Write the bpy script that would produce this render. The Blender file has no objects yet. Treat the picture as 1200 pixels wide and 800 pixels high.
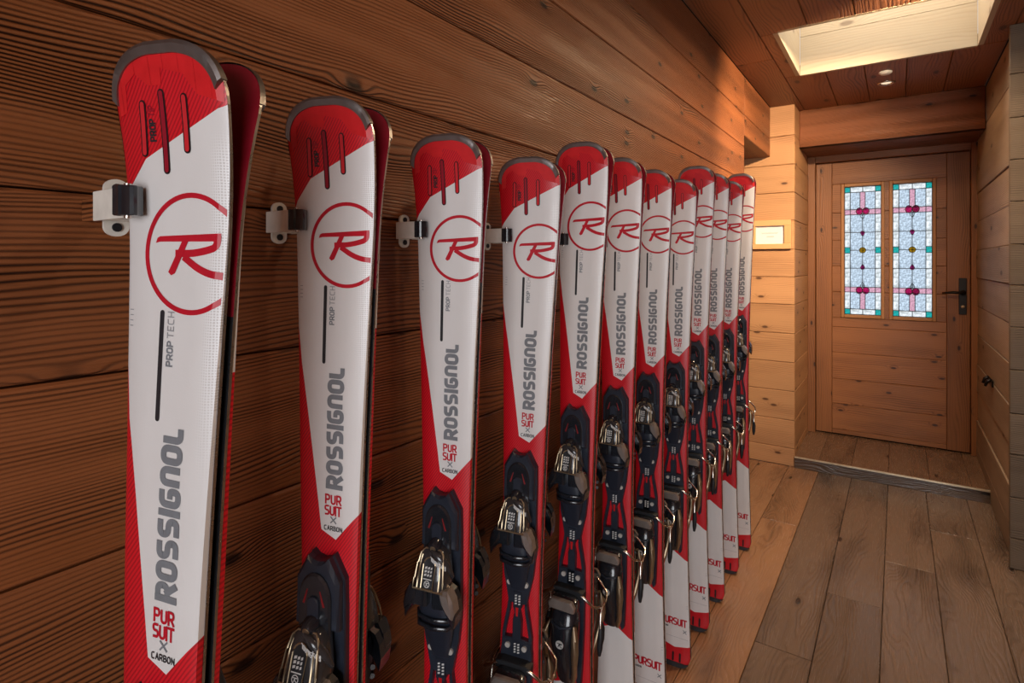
import bpy, bmesh, math, random
from mathutils import Vector, Matrix
random.seed(7)
PI = math.pi
scn = bpy.context.scene
C = scn.collection

# ------------------------------------------------------------------ camera
FPX = 658.7                                   # focal length in pixels of a 1200 px wide frame
YAW = math.atan((1052 - 600) / FPX)
cam_d = bpy.data.cameras.new('camera')
cam = bpy.data.objects.new('camera', cam_d); C.objects.link(cam)
cam_d.sensor_width = 36.0; cam_d.lens = 36.0 * FPX / 1200
cam_d.shift_y = -92.0 / 1200
cam_d.clip_start = 0.02
cam.location = (0, 0, 1.27); cam.rotation_euler = (PI / 2, 0, YAW)
scn.camera = cam

# ------------------------------------------------------------------ light
world = bpy.data.worlds.new('sky'); scn.world = world
world.use_nodes = True
wb = world.node_tree.nodes['Background']
wb.inputs[0].default_value = (0.86, 0.93, 1.0, 1); wb.inputs[1].default_value = 0.75

def area(name, loc, rot, sx, sy, power, col, spread=PI):
    l = bpy.data.lights.new(name, 'AREA'); l.shape = 'RECTANGLE'; l.size = sx; l.size_y = sy
    l.energy = power; l.color = col
    o = bpy.data.objects.new(name, l); o.location = loc; o.rotation_euler = rot; C.objects.link(o)
    l.spread = spread
    return o
area('skylight_daylight', (-0.0625, 2.978, 2.93), (0, 0, 0), 0.70, 0.64, 9.5, (1.0, 0.93, 0.84), math.radians(150))
area('added_window_daylight', (1.0, -1.93, 1.10), (PI / 2, 0, 0), 1.5, 1.55, 31, (0.96, 0.97, 1.0))  # added fill from behind the camera, set in the unseen rear window

vs = scn.view_settings
vs.view_transform = 'Standard'; vs.look = 'None'; vs.gamma = 1.0; vs.exposure = 0.62
vs.use_curve_mapping = False

# ------------------------------------------------------------------ materials
class NT:
    def __init__(s, name):
        s.m = bpy.data.materials.new(name); s.m.use_nodes = True
        s.t = s.m.node_tree; s.t.nodes.clear()
        s.out = s.t.nodes.new('ShaderNodeOutputMaterial')
        s.p = s.t.nodes.new('ShaderNodeBsdfPrincipled')
        s.t.links.new(s.p.outputs[0], s.out.inputs[0])
    def n(s, typ, **kw):
        nd = s.t.nodes.new(typ)
        for k, v in kw.items(): setattr(nd, k, v)
        return nd
    def l(s, a, b): s.t.links.new(a, b)
    def put(s, sock, v):
        if isinstance(v, (int, float)): sock.default_value = v
        elif isinstance(v, tuple): sock.default_value = v if len(v) != 3 or sock.type == 'VECTOR' else (*v, 1)
        else: s.l(v, sock)
    def math(s, op, a, b=None, c=None, clamp=False):
        nd = s.n('ShaderNodeMath', operation=op, use_clamp=clamp)
        s.put(nd.inputs[0], a)
        if b is not None: s.put(nd.inputs[1], b)
        if c is not None: s.put(nd.inputs[2], c)
        return nd.outputs[0]
    def mix(s, f, a, b, mode='MIX'):
        nd = s.n('ShaderNodeMix', data_type='RGBA', blend_type=mode)
        s.put(nd.inputs[0], f); s.put(nd.inputs[6], a); s.put(nd.inputs[7], b)
        return nd.outputs[2]
    def vec(s, x, y, z=0.0):
        nd = s.n('ShaderNodeCombineXYZ')
        s.put(nd.inputs[0], x); s.put(nd.inputs[1], y); s.put(nd.inputs[2], z)
        return nd.outputs[0]
    def noise(s, v, scale=1.0, detail=2.0, rough=0.5):
        nd = s.n('ShaderNodeTexNoise'); s.l(v, nd.inputs['Vector'])
        nd.inputs['Scale'].default_value = scale; nd.inputs['Detail'].default_value = detail
        nd.inputs['Roughness'].default_value = rough
        return nd.outputs[0]
    def rng(s, v, a, b, c=0.0, d=1.0):
        nd = s.n('ShaderNodeMapRange', interpolation_type='SMOOTHSTEP')
        s.put(nd.inputs[0], v)
        for i, x in enumerate((a, b, c, d)): nd.inputs[i + 1].default_value = x
        return nd.outputs[0]

def wood(name, light, dark, freq=150.0, warp=3.0, contrast=0.6, rough=0.5, bump=0.35, knots=0.8,
         fibre=0.25, knot_sc=(2.2, 5.5), worn=0.0, spec=0.4, glints=0.0, tv=0.75, kth=0.5, kr=1.0, thin=2.2):
    k = NT(name)
    uv = k.n('ShaderNodeUVMap', uv_map='UVMap').outputs[0]
    sp = k.n('ShaderNodeSeparateXYZ'); k.l(uv, sp.inputs[0])
    u, v = sp.outputs[0], sp.outputs[1]
    oi = k.n('ShaderNodeObjectInfo')
    ocs = k.n('ShaderNodeSeparateColor'); k.l(oi.outputs['Color'], ocs.inputs[0])
    # knots
    vo = k.n('ShaderNodeTexVoronoi', feature='F1', voronoi_dimensions='2D'); vo.inputs['Scale'].default_value = 1.0
    k.l(k.vec(k.math('MULTIPLY', u, knot_sc[0]), k.math('MULTIPLY', v, knot_sc[1])), vo.inputs['Vector'])
    kd = vo.outputs['Distance']
    vc = k.n('ShaderNodeSeparateColor'); k.l(vo.outputs['Color'], vc.inputs[0])
    has = k.math('GREATER_THAN', vc.outputs[0], kth)
    bulge = k.math('MULTIPLY', k.rng(kd, 0.0, 0.24 * kr, 1.0, 0.0), has)
    knot = k.math('MULTIPLY', k.rng(kd, 0.04 * kr, 0.09 * kr, 1.0, 0.0), has)
    # annual rings running along the board, bent by slow noise and by knots
    slow = k.noise(k.vec(k.math('MULTIPLY', u, 1.1), k.math('MULTIPLY', v, 5.0)), 1.0, 2.0)
    mid = k.noise(k.vec(k.math('MULTIPLY', u, 5.0), k.math('MULTIPLY', v, 22.0)), 1.0, 1.0)
    g = k.math('ADD', k.math('MULTIPLY', v, freq), k.math('MULTIPLY', slow, warp * 4))
    g = k.math('ADD', g, k.math('MULTIPLY', mid, warp * 0.35))
    g = k.math('ADD', g, k.math('MULTIPLY', bulge, 2.2))
    sn = k.math('SINE', k.math('MULTIPLY', g, 2 * PI))
    ring = k.math('POWER', k.math('MULTIPLY_ADD', sn, 0.5, 0.5), thin)
    # rings are more marked in some bands than in others
    band = k.noise(k.vec(k.math('MULTIPLY', u, 0.6), k.math('MULTIPLY', v, 16.0)), 1.0, 1.0)
    ringm = k.math('MULTIPLY', ring, k.rng(band, 0.32, 0.66, 0.25, 1.0))
    fib = k.noise(k.vec(k.math('MULTIPLY', u, 9.0), k.math('MULTIPLY', v, 520.0)), 1.0, 3.0, 0.65)
    tone = k.noise(k.vec(k.math('MULTIPLY', u, 1.6), k.math('MULTIPLY', v, 7.0), 4.0), 1.0, 3.0)
    f = k.math('ADD', k.math('MULTIPLY', ringm, contrast), k.math('MULTIPLY', k.math('SUBTRACT', fib, 0.5), fibre))
    f = k.math('ADD', f, k.math('MULTIPLY', k.math('SUBTRACT', tone, 0.5), tv), clamp=True)
    col = k.mix(f, light, dark)
    col = k.mix(k.math('MULTIPLY', bulge, 0.22), col, dark)
    col = k.mix(k.math('MULTIPLY', knot, knots), col, (dark[0] * 0.35, dark[1] * 0.3, dark[2] * 0.3))
    if worn:
        wn = k.rng(k.noise(k.vec(k.math('MULTIPLY', u, 4.0), k.math('MULTIPLY', v, 14.0), 9.0), 1.0, 4.0, 0.7), 0.56, 0.8)
        col = k.mix(k.math('MULTIPLY', wn, worn), col, (light[0] * 0.62, light[1] * 0.62, light[2] * 0.66))
    # board to board tone
    br = k.math('MULTIPLY_ADD', ocs.outputs[0], 1.0, 0.0)
    mul = k.n('ShaderNodeMix', data_type='RGBA', blend_type='MULTIPLY'); mul.inputs[0].default_value = 1.0
    k.l(col, mul.inputs[6]); k.l(oi.outputs['Color'], mul.inputs[7])
    k.l(mul.outputs[2], k.p.inputs['Base Color'])
    ro = k.math('ADD', k.math('MULTIPLY', fib, 0.25), rough - 0.12)
    if glints:
        ro = k.math('SUBTRACT', ro, k.math('MULTIPLY', k.rng(tone, 0.5, 0.68), glints))
    k.l(ro, k.p.inputs['Roughness'])
    k.p.inputs['Specular IOR Level'].default_value = spec
    hgt = k.math('ADD', k.math('MULTIPLY', ringm, -0.8), k.math('MULTIPLY', fib, 0.5))
    hgt = k.math('ADD', hgt, k.math('MULTIPLY', tone, 0.6))
    b = k.n('ShaderNodeBump'); b.inputs['Strength'].default_value = bump; b.inputs['Distance'].default_value = 0.002
    k.l(hgt, b.inputs['Height']); k.l(b.outputs[0], k.p.inputs['Normal'])
    return k.m

def plain(name, col, rough=0.5, metal=0.0, coat=0.0, bump=0.0, bscale=300.0, spec=0.5, vary=0.06):
    k = NT(name)
    tc = k.n('ShaderNodeTexCoord').outputs['Object']
    nz = k.noise(tc, 60.0, 3.0)
    c2 = tuple(min(1, x * (1 + vary * 4)) for x in col); c1 = tuple(x * (1 - vary * 3) for x in col)
    k.l(k.mix(nz, c1, c2), k.p.inputs['Base Color'])
    k.l(k.math('MULTIPLY_ADD', nz, 0.16, rough - 0.08), k.p.inputs['Roughness'])
    k.p.inputs['Metallic'].default_value = metal; k.p.inputs['Coat Weight'].default_value = coat
    k.p.inputs['Coat Roughness'].default_value = 0.08
    k.p.inputs['Specular IOR Level'].default_value = spec
    if bump:
        b = k.n('ShaderNodeBump'); b.inputs['Strength'].default_value = bump; b.inputs['Distance'].default_value = 0.0005
        k.l(k.noise(tc, bscale, 2.0), b.inputs['Height']); k.l(b.outputs[0], k.p.inputs['Normal'])
    return k.m

W_WALL = wood('brushed_spruce', (0.30, 0.096, 0.030), (0.017, 0.0043, 0.0020), 185, 5.2, 1.0, 0.50, 1.0, 0.85, 0.35, (4.0, 10.0), glints=0.16, tv=0.85, kth=0.62, kr=1.0, thin=2.8)
W_PALE = wood('pale_spruce', (0.56, 0.285, 0.125), (0.20, 0.072, 0.025), 95, 2.4, 0.42, 0.55, 0.3, 0.85, 0.35, (3.6, 9.0), tv=1.1)
W_GREY = wood('weathered_spruce', (0.36, 0.25, 0.155), (0.12, 0.068, 0.036), 130, 2.6, 0.6, 0.55, 0.5, 0.8, 0.4, tv=1.2)
W_CEIL = wood('ceiling_spruce', (0.29, 0.108, 0.040), (0.06, 0.017, 0.0065), 75, 3.2, 0.6, 0.5, 0.3, 0.75)
W_DOOR = wood('door_spruce', (0.33, 0.128, 0.043), (0.07, 0.019, 0.006), 85, 2.4, 0.55, 0.42, 0.3, 0.9, 0.35, knot_sc=(4.2, 10.0), tv=1.3)
W_WELL = wood('light_well_spruce', (0.42, 0.335, 0.22), (0.28, 0.19, 0.105), 60, 2.0, 0.28, 0.6, 0.15, 0.6)
W_FLOOR = wood('oiled_oak', (0.235, 0.142, 0.086), (0.028, 0.015, 0.0095), 55, 6.5, 0.24, 0.24, 0.8, 0.9, 0.60, (2.2, 6.5), worn=0.5, spec=0.85, tv=2.3, kth=0.86, kr=0.8)
W_FRAME = wood('frame_pine', (0.72, 0.38, 0.16), (0.42, 0.17, 0.055), 120, 2.0, 0.3, 0.5, 0.15, 0.5)
M_DARK = plain('dark_gap', (0.02, 0.012, 0.008), 0.9)
M_PLASTER = plain('plain_ceiling_board', (0.25, 0.13, 0.06), 0.8)

# ------------------------------------------------------------------ mesh helpers
def link(name, me, mat=None, parent=None, smooth=False):
    o = bpy.data.objects.new(name, me); C.objects.link(o)
    if mat is not None and len(me.materials) == 0:
        for m in (mat if isinstance(mat, (list, tuple)) else [mat]): me.materials.append(m)
    if smooth: me.shade_smooth()
    if parent is not None: o.parent = parent
    return o
def mesh(name, verts, faces):
    me = bpy.data.meshes.new(name); me.from_pydata([tuple(v) for v in verts], [], faces); me.update()
    return me
def fix_normals(me):
    bm = bmesh.new(); bm.from_mesh(me); bmesh.ops.recalc_face_normals(bm, faces=bm.faces); bm.to_mesh(me); bm.free()
    return me
def empty(name, loc=(0, 0, 0), rot=(0, 0, 0)):
    o = bpy.data.objects.new(name, None); o.empty_display_size = 0.05
    o.location = loc; o.rotation_euler = rot; C.objects.link(o); return o
def tag(o, label, cat, group=None):
    o['label'] = label; o['category'] = cat
    if group: o['group'] = group
    return o
def struct(o): o['kind'] = 'structure'; return o

def board(name, origin, uax, vax, nax, lu, lv, th, mat, parent, tone=1.0, ch=0.0025, gap=0.0012, seed=None, hue=0.0):
    """a plank: length lu along uax, width lv along vax, front face towards nax, chamfered front edges"""
    o, U, V, N = Vector(origin), Vector(uax), Vector(vax), Vector(nax)
    a0, a1, b0, b1 = gap, lu - gap, gap, lv - gap
    ch = min(ch, lv * 0.2)
    P = []
    for dep, i in ((0.0, ch), (-ch, 0.0), (-th, 0.0)):
        for (a, b) in ((a0 + i, b0 + i), (a1 - i, b0 + i), (a1 - i, b1 - i), (a0 + i, b1 - i)):
            P.append((a, b, dep))
    F = [(0, 1, 2, 3)]
    for r in (0, 4):
        for q in range(4): F.append((r + q, r + 4 + q, r + 4 + (q + 1) % 4, r + (q + 1) % 4))
    F.append((8, 11, 10, 9))
    me = mesh(name, [o + U * a + V * b + N * d for a, b, d in P], F)
    fix_normals(me)
    if seed is None: seed = (random.uniform(0, 60), random.uniform(0, 60))
    uvl = me.uv_layers.new(name='UVMap')
    for lp in me.loops:
        a, b, d = P[lp.vertex_index]
        uvl.data[lp.index].uv = (a + seed[0], b + d + seed[1])
    ob = link(name, me, mat, parent)
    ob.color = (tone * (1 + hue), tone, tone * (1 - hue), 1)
    return ob
def rt(a=0.85, b=1.12): return random.uniform(a, b)

def box_me(name, x0, x1, y0, y1, z0, z1, bev=0.0):
    bm = bmesh.new()
    bmesh.ops.create_cube(bm, size=1.0)
    for v in bm.verts:
        v.co = ((x0 + x1) / 2 + v.co.x * (x1 - x0), (y0 + y1) / 2 + v.co.y * (y1 - y0), (z0 + z1) / 2 + v.co.z * (z1 - z0))
    if bev: bmesh.ops.bevel(bm, geom=list(bm.edges), offset=bev, segments=2, affect='EDGES', profile=0.5)
    me = bpy.data.meshes.new(name); bm.to_mesh(me); bm.free()
    uvl = me.uv_layers.new(name='UVMap')
    dx, dy, dz = x1 - x0, y1 - y0, z1 - z0
    su, sv = random.uniform(0, 60), random.uniform(0, 60)
    for lp in me.loops:
        c = me.vertices[lp.vertex_index].co
        if dx >= dy and dx >= dz: uvl.data[lp.index].uv = (c.x + su, c.z + c.y + sv)
        elif dz >= dy: uvl.data[lp.index].uv = (c.z + su, c.x + c.y + sv)
        else: uvl.data[lp.index].uv = (c.y + su, c.x + c.z + sv)
    return me
def box(name, x0, x1, y0, y1, z0, z1, mat, parent=None, bev=0.0):
    return link(name, box_me(name, x0, x1, y0, y1, z0, z1, bev), mat, parent)
def tube_me(name, pts, r, n=8, closed=False):
    pts = [Vector(p) for p in pts]; V = []; F = []; m = len(pts); up = Vector((0.13, 0.27, 0.95))
    for i, p in enumerate(pts):
        if closed: t = pts[(i + 1) % m] - pts[i - 1]
        else: t = pts[min(i + 1, m - 1)] - pts[max(i - 1, 0)]
        t.normalize(); a = t.cross(up)
        if a.length < 1e-3: a = t.cross(Vector((1, 0, 0)))
        a.normalize(); b = t.cross(a)
        rr = r[i] if isinstance(r, (list, tuple)) else r
        for q in range(n):
            th = 2 * PI * q / n; V.append(p + (a * math.cos(th) + b * math.sin(th)) * rr)
    for i in range(m if closed else m - 1):
        j = (i + 1) % m
        for q in range(n): F.append((i * n + q, i * n + (q + 1) % n, j * n + (q + 1) % n, j * n + q))
    if not closed: F.append(tuple(range(n))[::-1]); F.append(tuple(range((m - 1) * n, m * n)))
    return fix_normals(mesh(name, V, F))
def cyl_me(name, p0, p1, r, n=16):
    return tube_me(name, [p0, p1], r, n)

# ------------------------------------------------------------------ the room
CEIL = 2.26; XL = -0.67; XR = 0.405; YF = 3.88; YD = 4.53; YB = -2.0; XE = 2.3; XP = -1.9
PX, PY, PZ = (1, 0, 0), (0, 1, 0), (0, 0, 1)
NX, NY, NZ = (-1, 0, 0), (0, -1, 0), (0, 0, -1)

def wall_root(name): return struct(empty(name))
def backing(name, parent, x0, x1, y0, y1, z0, z1):
    return box('backing', x0, x1, y0, y1, z0, z1, M_DARK, parent)

# left wall: wide brushed planks; opening to a passage between Y 3.15 and 3.88 below the lintel
wl = wall_root('wall_left')
backing('b', wl, XL - 0.16, XL - 0.022, YB, 3.148, 0, CEIL)
backing('b', wl, XL - 0.16, XL - 0.022, 3.148, 4.6, 1.97, CEIL)
seamsL = [0.0, 0.06, 0.24, 0.422, 0.605, 0.788, 0.97, 1.156, 1.34, 1.525, 1.707, 1.886, 2.055, CEIL]
for i in range(len(seamsL) - 1):
    z0, z1 = seamsL[i], seamsL[i + 1]
    if z1 > 1.90 and z0 > 1.8:
        for a, b in ((YB, 3.15),):
            board('plank', (XL, a, z0), PY, PZ, PX, b - a, z1 - z0, 0.022, W_WALL, wl, rt(.9, 1.08))
    else:
        board('plank', (XL, YB, z0), PY, PZ, PX, 3.15 - YB, z1 - z0, 0.022, W_WALL, wl, rt(.88, 1.1))
board('plank', (XL, 3.15, 1.945), PY, PZ, PX, YF - 3.15, 2.055 - 1.945, 0.022, W_WALL, wl, 1.05)
board('plank', (XL, 3.15, 2.055), PY, PZ, PX, YF - 3.15, CEIL - 2.055, 0.022, W_WALL, wl, 1.0)
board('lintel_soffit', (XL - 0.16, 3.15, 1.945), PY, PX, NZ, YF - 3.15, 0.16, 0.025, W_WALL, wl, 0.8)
for k_, (z0, z1) in enumerate(((0, .3), (.3, .6), (.6, .9), (.9, 1.2), (1.2, 1.5), (1.5, 1.945))):
    board('reveal_plank', (XL - 0.16, 3.15, z0), PX, PZ, PY, 0.158, z1 - z0, 0.02, W_WALL, wl, rt())

# far wall beside the door recess, running on into the passage
seamsF = [0.0, 0.112, 0.287, 0.468, 0.648, 0.828, 1.01, 1.182, 1.355, 1.536, 1.712, 1.888, 2.068, CEIL]
wf = wall_root('wall_far')
backing('b', wf, XP, -0.55, YF + 0.022, YF + 0.1, 0, CEIL)
for i in range(len(seamsF) - 1):
    board('plank', (XP, YF, seamsF[i]), PX, PZ, NY, -0.53 - XP, seamsF[i + 1] - seamsF[i], 0.022, W_PALE, wf, rt(.88, 1.08))
wr_ = wall_root('wall_recess')
backing('b', wr_, -0.62, -0.551, YF + 0.1, YD + 0.2, 0, CEIL)
for i in range(len(seamsF) - 1):
    board('plank', (-0.529, YF + 0.001, seamsF[i]), PY, PZ, PX, YD - YF + 0.05, seamsF[i + 1] - seamsF[i], 0.022, W_PALE, wr_, rt(.82, 1.02))

# right wall beside the door and the pier face turning off to the right
wr = wall_root('wall_right')
seamsR = [0.0, 0.128, 0.298, 0.4756, 0.6458, 0.8267, 1.004, 1.178, 1.348, 1.525, 1.699, 1.873, 2.054, CEIL]
backing('b', wr, XR + 0.022, XR + 0.12, 3.14, YD + 0.2, 0, CEIL)
for i in range(len(seamsR) - 1):
    o = random.uniform(-0.004, 0.004)
    board('plank', (XR + o, 3.10, seamsR[i]), PY, PZ, NX, YD - 3.10 + 0.05, seamsR[i + 1] - seamsR[i], 0.022, W_GREY, wr, rt(.85, 1.1))
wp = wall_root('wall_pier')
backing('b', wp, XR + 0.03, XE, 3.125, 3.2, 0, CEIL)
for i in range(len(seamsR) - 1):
    board('plank', (XR - 0.022, 3.10 - 0.001, seamsR[i]), PX, PZ, NY, XE - XR + 0.02, seamsR[i + 1] - seamsR[i], 0.022, W_GREY, wp, rt(.36, .50))  # same wood toned down: the pier's shade is put into the plank colour

# the side of the hall that the camera stands in: right wall, rear wall with an added, unseen window
we = wall_root('wall_hall_right')
backing('b', we, XE + 0.022, XE + 0.1, YB, 3.2, 0, CEIL)
for i in range(13):
    board('plank', (XE, YB, i * CEIL / 13), PY, PZ, NX, 3.1 - YB, CEIL / 13, 0.022, W_WALL, we, rt())
wk = wall_root('wall_rear')
wx0, wx1, wz0, wz1 = 0.2, 1.8, 0.28, 1.95
for (x0, x1, z0, z1) in ((XL, wx0, 0, CEIL), (wx1, XE, 0, CEIL), (wx0, wx1, 0, wz0), (wx0, wx1, wz1, CEIL)):
    n = max(1, round((z1 - z0) / 0.18))
    for i in range(n):
        board('plank', (x0, YB, z0 + i * (z1 - z0) / n), PX, PZ, PY, x1 - x0, (z1 - z0) / n, 0.05, W_WALL, wk, rt())
wn = struct(empty('added_window'))  # added window behind the camera, there to let in fill for the skis
for (x0, x1, z0, z1) in ((wx0, wx1, wz0, wz0 + .06), (wx0, wx1, wz1 - .06, wz1), (wx0, wx0 + .06, wz0, wz1), (wx1 - .06, wx1, wz0, wz1), (.97, 1.03, wz0, wz1)):
    box('window_frame', x0, x1, YB - 0.06, YB - 0.01, z0, z1, W_PALE, wn, 0.004)
gk = NT('window_glass'); gk.p.inputs['Transmission Weight'].default_value = 1.0; gk.p.inputs['Roughness'].default_value = 0.02
gk.p.inputs['IOR'].default_value = 1.05; gk.p.inputs['Base Color'].default_value = (0.95, 0.98, 1, 1)
box('pane', wx0 + .05, .98, YB - 0.04, YB - 0.034, wz0 + .05, wz1 - .05, gk.m, wn)
box('pane', 1.02, wx1 - .05, YB - 0.04, YB - 0.034, wz0 + .05, wz1 - .05, gk.m, wn)

# passage behind the opening
wq = wall_root('wall_passage')
for i in range(13):
    board('plank', (XP, 3.13, i * CEIL / 13), PX, PZ, PY, XL - 0.16 - XP, CEIL / 13, 0.022, W_WALL, wq, rt())
    board('plank', (XP, 3.12, i * CEIL / 13), PY, PZ, PX, YF - 3.12, CEIL / 13, 0.022, W_PALE, wq, rt())
box('passage_ceiling', XP - .05, XL - 0.02, 3.1, YF + .1, CEIL, CEIL + 0.05, M_PLASTER, wq)

# floor
fl = struct(empty('floor'))
backing('b', fl, XP - 0.1, XE + 0.1, YB - 0.1, 4.0, -0.08, -0.0205)
lanes = [-1.94, -1.767, -1.594, -1.421, -1.248, -1.075, -0.903, -0.733, -0.562, -0.397, -0.226, -0.046, 0.128, 0.305, 0.48, 0.655, 0.83, 1.005, 1.18, 1.355, 1.53, 1.705, 1.88, 2.055, 2.31]
butts = {-0.562: [(-2, .9, 1.0), (.9, 3.02, 1.45), (3.02, 3.9, 1.25)], -0.397: [(-2, .2, .9), (.2, 2.02, .93), (2.02, 3.9, .86)],
         -0.226: [(-2, .6, 1.0), (.6, 2.475, .72), (2.475, 3.9, .86)], -0.046: [(-2, .9, .9), (.9, 2.876, .95), (2.876, 3.9, .92)],
         0.128: [(-2, 1.2, 1.0), (1.2, 3.33, .92), (3.33, 3.9, .9)], 0.305: [(-2, .7, .9), (.7, 2.75, .86), (2.75, 3.9, .95)],
         -0.733: [(-2, .4, 1), (.4, 2.3, 1.3), (2.3, 3.9, 1.4)]}
for i in range(len(lanes) - 1):
    x0, x1 = lanes[i], lanes[i + 1]
    ps = butts.get(x0)
    if ps is None:
        j = random.uniform(0, 1.6)
        ps = [(-2, -2 + .5 + j, rt()), (-1.5 + j, .5 + j, rt()), (.5 + j, 3.9, rt())]
    if x0 < -0.8: ps = [(3.0, 3.9, 1.1)]
    for (a, b, t) in ps:
        hue = 0.20 if x0 < -0.5 else -0.05
        sd = None
        board('plank', (x0, a, 0.0), PY, PX, PZ, min(b, YF if x0 < -.6 else 3.9) - a, x1 - x0, 0.02, W_FLOOR, fl, t, 0.0018, 0.0009, sd, hue)

# ceiling with the skylight opening
HX0, HX1, HY0, HY1 = -0.426, 0.301, 2.645, 3.31
cl = struct(empty('ceiling'))
for (x0, x1, y0, y1) in ((XL - .1, HX0 - .02, YB - .1, 4.6), (HX1 + .02, XE + .1, YB - .1, 4.6), (HX0 - .02, HX1 + .02, YB - .1, HY0 - .02), (HX0 - .02, HX1 + .02, HY1 + .02, 4.6)):
    box('backing', x0, x1, y0, y1, CEIL + 0.0205, CEIL + 0.06, M_DARK, cl)
cs = [XL, -0.498, -0.31, -0.14, 0.038, 0.215, 0.405]
while cs[-1] < XE: cs.append(min(XE, cs[-1] + 0.178))
for i in range(len(cs) - 1):
    x0, x1 = cs[i], cs[i + 1]
    yend = 4.12 if x0 < 0.4 else 3.12
    cuts = [YB] + ([0.6, 2.97] if i == 0 else [0.1 + (i * 0.83) % 2.2]) + [yend]
    for a, b in zip(cuts[:-1], cuts[1:]):
        rects = [(x0, x1, a, b)]
        res = []
        for (p, q, r_, s_) in rects:
            if q <= HX0 or p >= HX1 or s_ <= HY0 or r_ >= HY1: res.append((p, q, r_, s_)); continue
            if r_ < HY0: res.append((p, q, r_, HY0))
            if s_ > HY1: res.append((p, q, HY1, s_))
            if p < HX0: res.append((p, HX0, max(r_, HY0), min(s_, HY1)))
            if q > HX1: res.append((HX1, q, max(r_, HY0), min(s_, HY1)))
        t = rt(.85, 1.12)
        for (p, q, r_, s_) in res:
            board('plank', (p, r_, CEIL), PY, PX, NZ, s_ - r_, q - p, 0.02, W_CEIL, cl, t)
# skylight well
sk = struct(empty('window_2'))
WT = CEIL + 0.69
for (z0, z1) in ((CEIL - 0.001, CEIL + 0.20), (CEIL + 0.20, CEIL + 0.37), (CEIL + 0.37, WT)):
    board('well_board', (HX0, HY1, z0), PX, PZ, NY, HX1 - HX0, z1 - z0, 0.02, W_WELL, sk, rt(.95, 1.05), 0.001, 0.0006)
    board('well_board', (HX0, HY0, z0), PX, PZ, PY, HX1 - HX0, z1 - z0, 0.02, W_WELL, sk, rt(.95, 1.05), 0.001, 0.0006)
    board('well_board', (HX0, HY0, z0), PY, PZ, PX, HY1 - HY0, z1 - z0, 0.02, W_WELL, sk, rt(.95, 1.05), 0.001, 0.0006)
    board('well_board', (HX1, HY0, z0), PY, PZ, NX, HY1 - HY0, z1 - z0, 0.02, W_WELL, sk, rt(.95, 1.05), 0.001, 0.0006)
box('pane', HX0 - .02, HX1 + .02, HY0 - .02, HY1 + .02, WT, WT + 0.006, gk.m, sk)

# beam over the door recess
bmr = struct(empty('trim_1'))
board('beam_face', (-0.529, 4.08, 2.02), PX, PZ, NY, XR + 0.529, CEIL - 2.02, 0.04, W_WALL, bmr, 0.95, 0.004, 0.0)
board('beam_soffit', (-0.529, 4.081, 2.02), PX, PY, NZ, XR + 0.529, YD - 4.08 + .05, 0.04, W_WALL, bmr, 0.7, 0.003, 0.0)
# recess step
M_STEEL_TRIM = plain('worn_brass_nosing', (0.70, 0.60, 0.43), 0.4, 0.8)
st = struct(empty('floor_step'))
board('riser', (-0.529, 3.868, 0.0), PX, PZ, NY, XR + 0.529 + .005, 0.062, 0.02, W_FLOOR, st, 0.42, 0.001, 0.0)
box('step_light_block', -0.54, XR + .02, 3.89, YD + .2, -0.03, 0.049, M_DARK, st)  # added dark block, stops light leaking up between the treads
sx = [-0.529, -0.397, -0.228, -0.045, 0.147, 0.329, XR]
for i in range(6):
    board('tread_board', (sx[i], 3.868, 0.07), PY, PX, PZ, YD - 3.868 + 0.02, sx[i + 1] - sx[i], 0.02, W_FLOOR, st, rt(.75, .95), 0.0015, 0.0006, None, 0.08)
box('nosing', -0.528, XR, 3.858, 3.872, 0.0625, 0.0725, M_STEEL_TRIM, st, 0.002)

# ------------------------------------------------------------------ door
M_IRON = plain('black_iron', (0.018, 0.014, 0.012), 0.38, 0.6, bump=0.15)
M_LEAD = plain('lead_came', (0.02, 0.02, 0.022), 0.5, 0.5)
def vboard(name, x0, x1, z0, z1, y, th, parent, tone=1.0, vert=True, mat=None, ch=0.002):
    if vert: return board(name, (x0, y, z0), PZ, PX, NY, z1 - z0, x1 - x0, th, mat or W_DOOR, parent, tone, ch, 0.0005)
    return board(name, (x0, y, z0), PX, PZ, NY, x1 - x0, z1 - z0, th, mat or W_DOOR, parent, tone, ch, 0.0007)
df = struct(empty('trim_2'))
vboard('jamb', -0.529, -0.482, 0.07, 2.02, YD - 0.03, 0.12, df, .8)
vboard('jamb', 0.377, XR + .01, 0.07, 2.02, YD - 0.03, 0.12, df, .85)
vboard('head', -0.482, 0.377, 1.975, 2.03, YD - 0.03, 0.12, df, .8, False)
dr = struct(empty('door_1', (0, 0, 0)))
D0, D1, DZ0, DZ1 = -0.480, 0.375, 0.078, 1.972
vboard('stile', D0, -0.381, DZ0, DZ1, YD, 0.045, dr, .92)
vboard('stile', 0.258, D1, DZ0, DZ1, YD, 0.045, dr, .78)
wz = (0.891, 1.819)
for z0, z1 in ((DZ0, 0.109), (0.109, 0.287), (0.287, 0.462), (0.462, 0.646), (0.646, 0.825), (0.825, wz[0]), (wz[1], DZ1)):
    vboard('panel_board', -0.381, 0.258, z0, z1, YD + 0.003, 0.04, dr, rt(.92, 1.12), False)
for x0, x1 in ((-0.381, -0.326), (-0.076, -0.0435), (0.204, 0.258)):
    for z0, z1 in ((wz[0], 1.07), (1.07, 1.25), (1.25, 1.43), (1.43, 1.62), (1.62, wz[1])):
        vboard('panel_board', x0, x1, z0, z1, YD + 0.003, 0.04, dr, rt(.85, 1.05), False)

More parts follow.
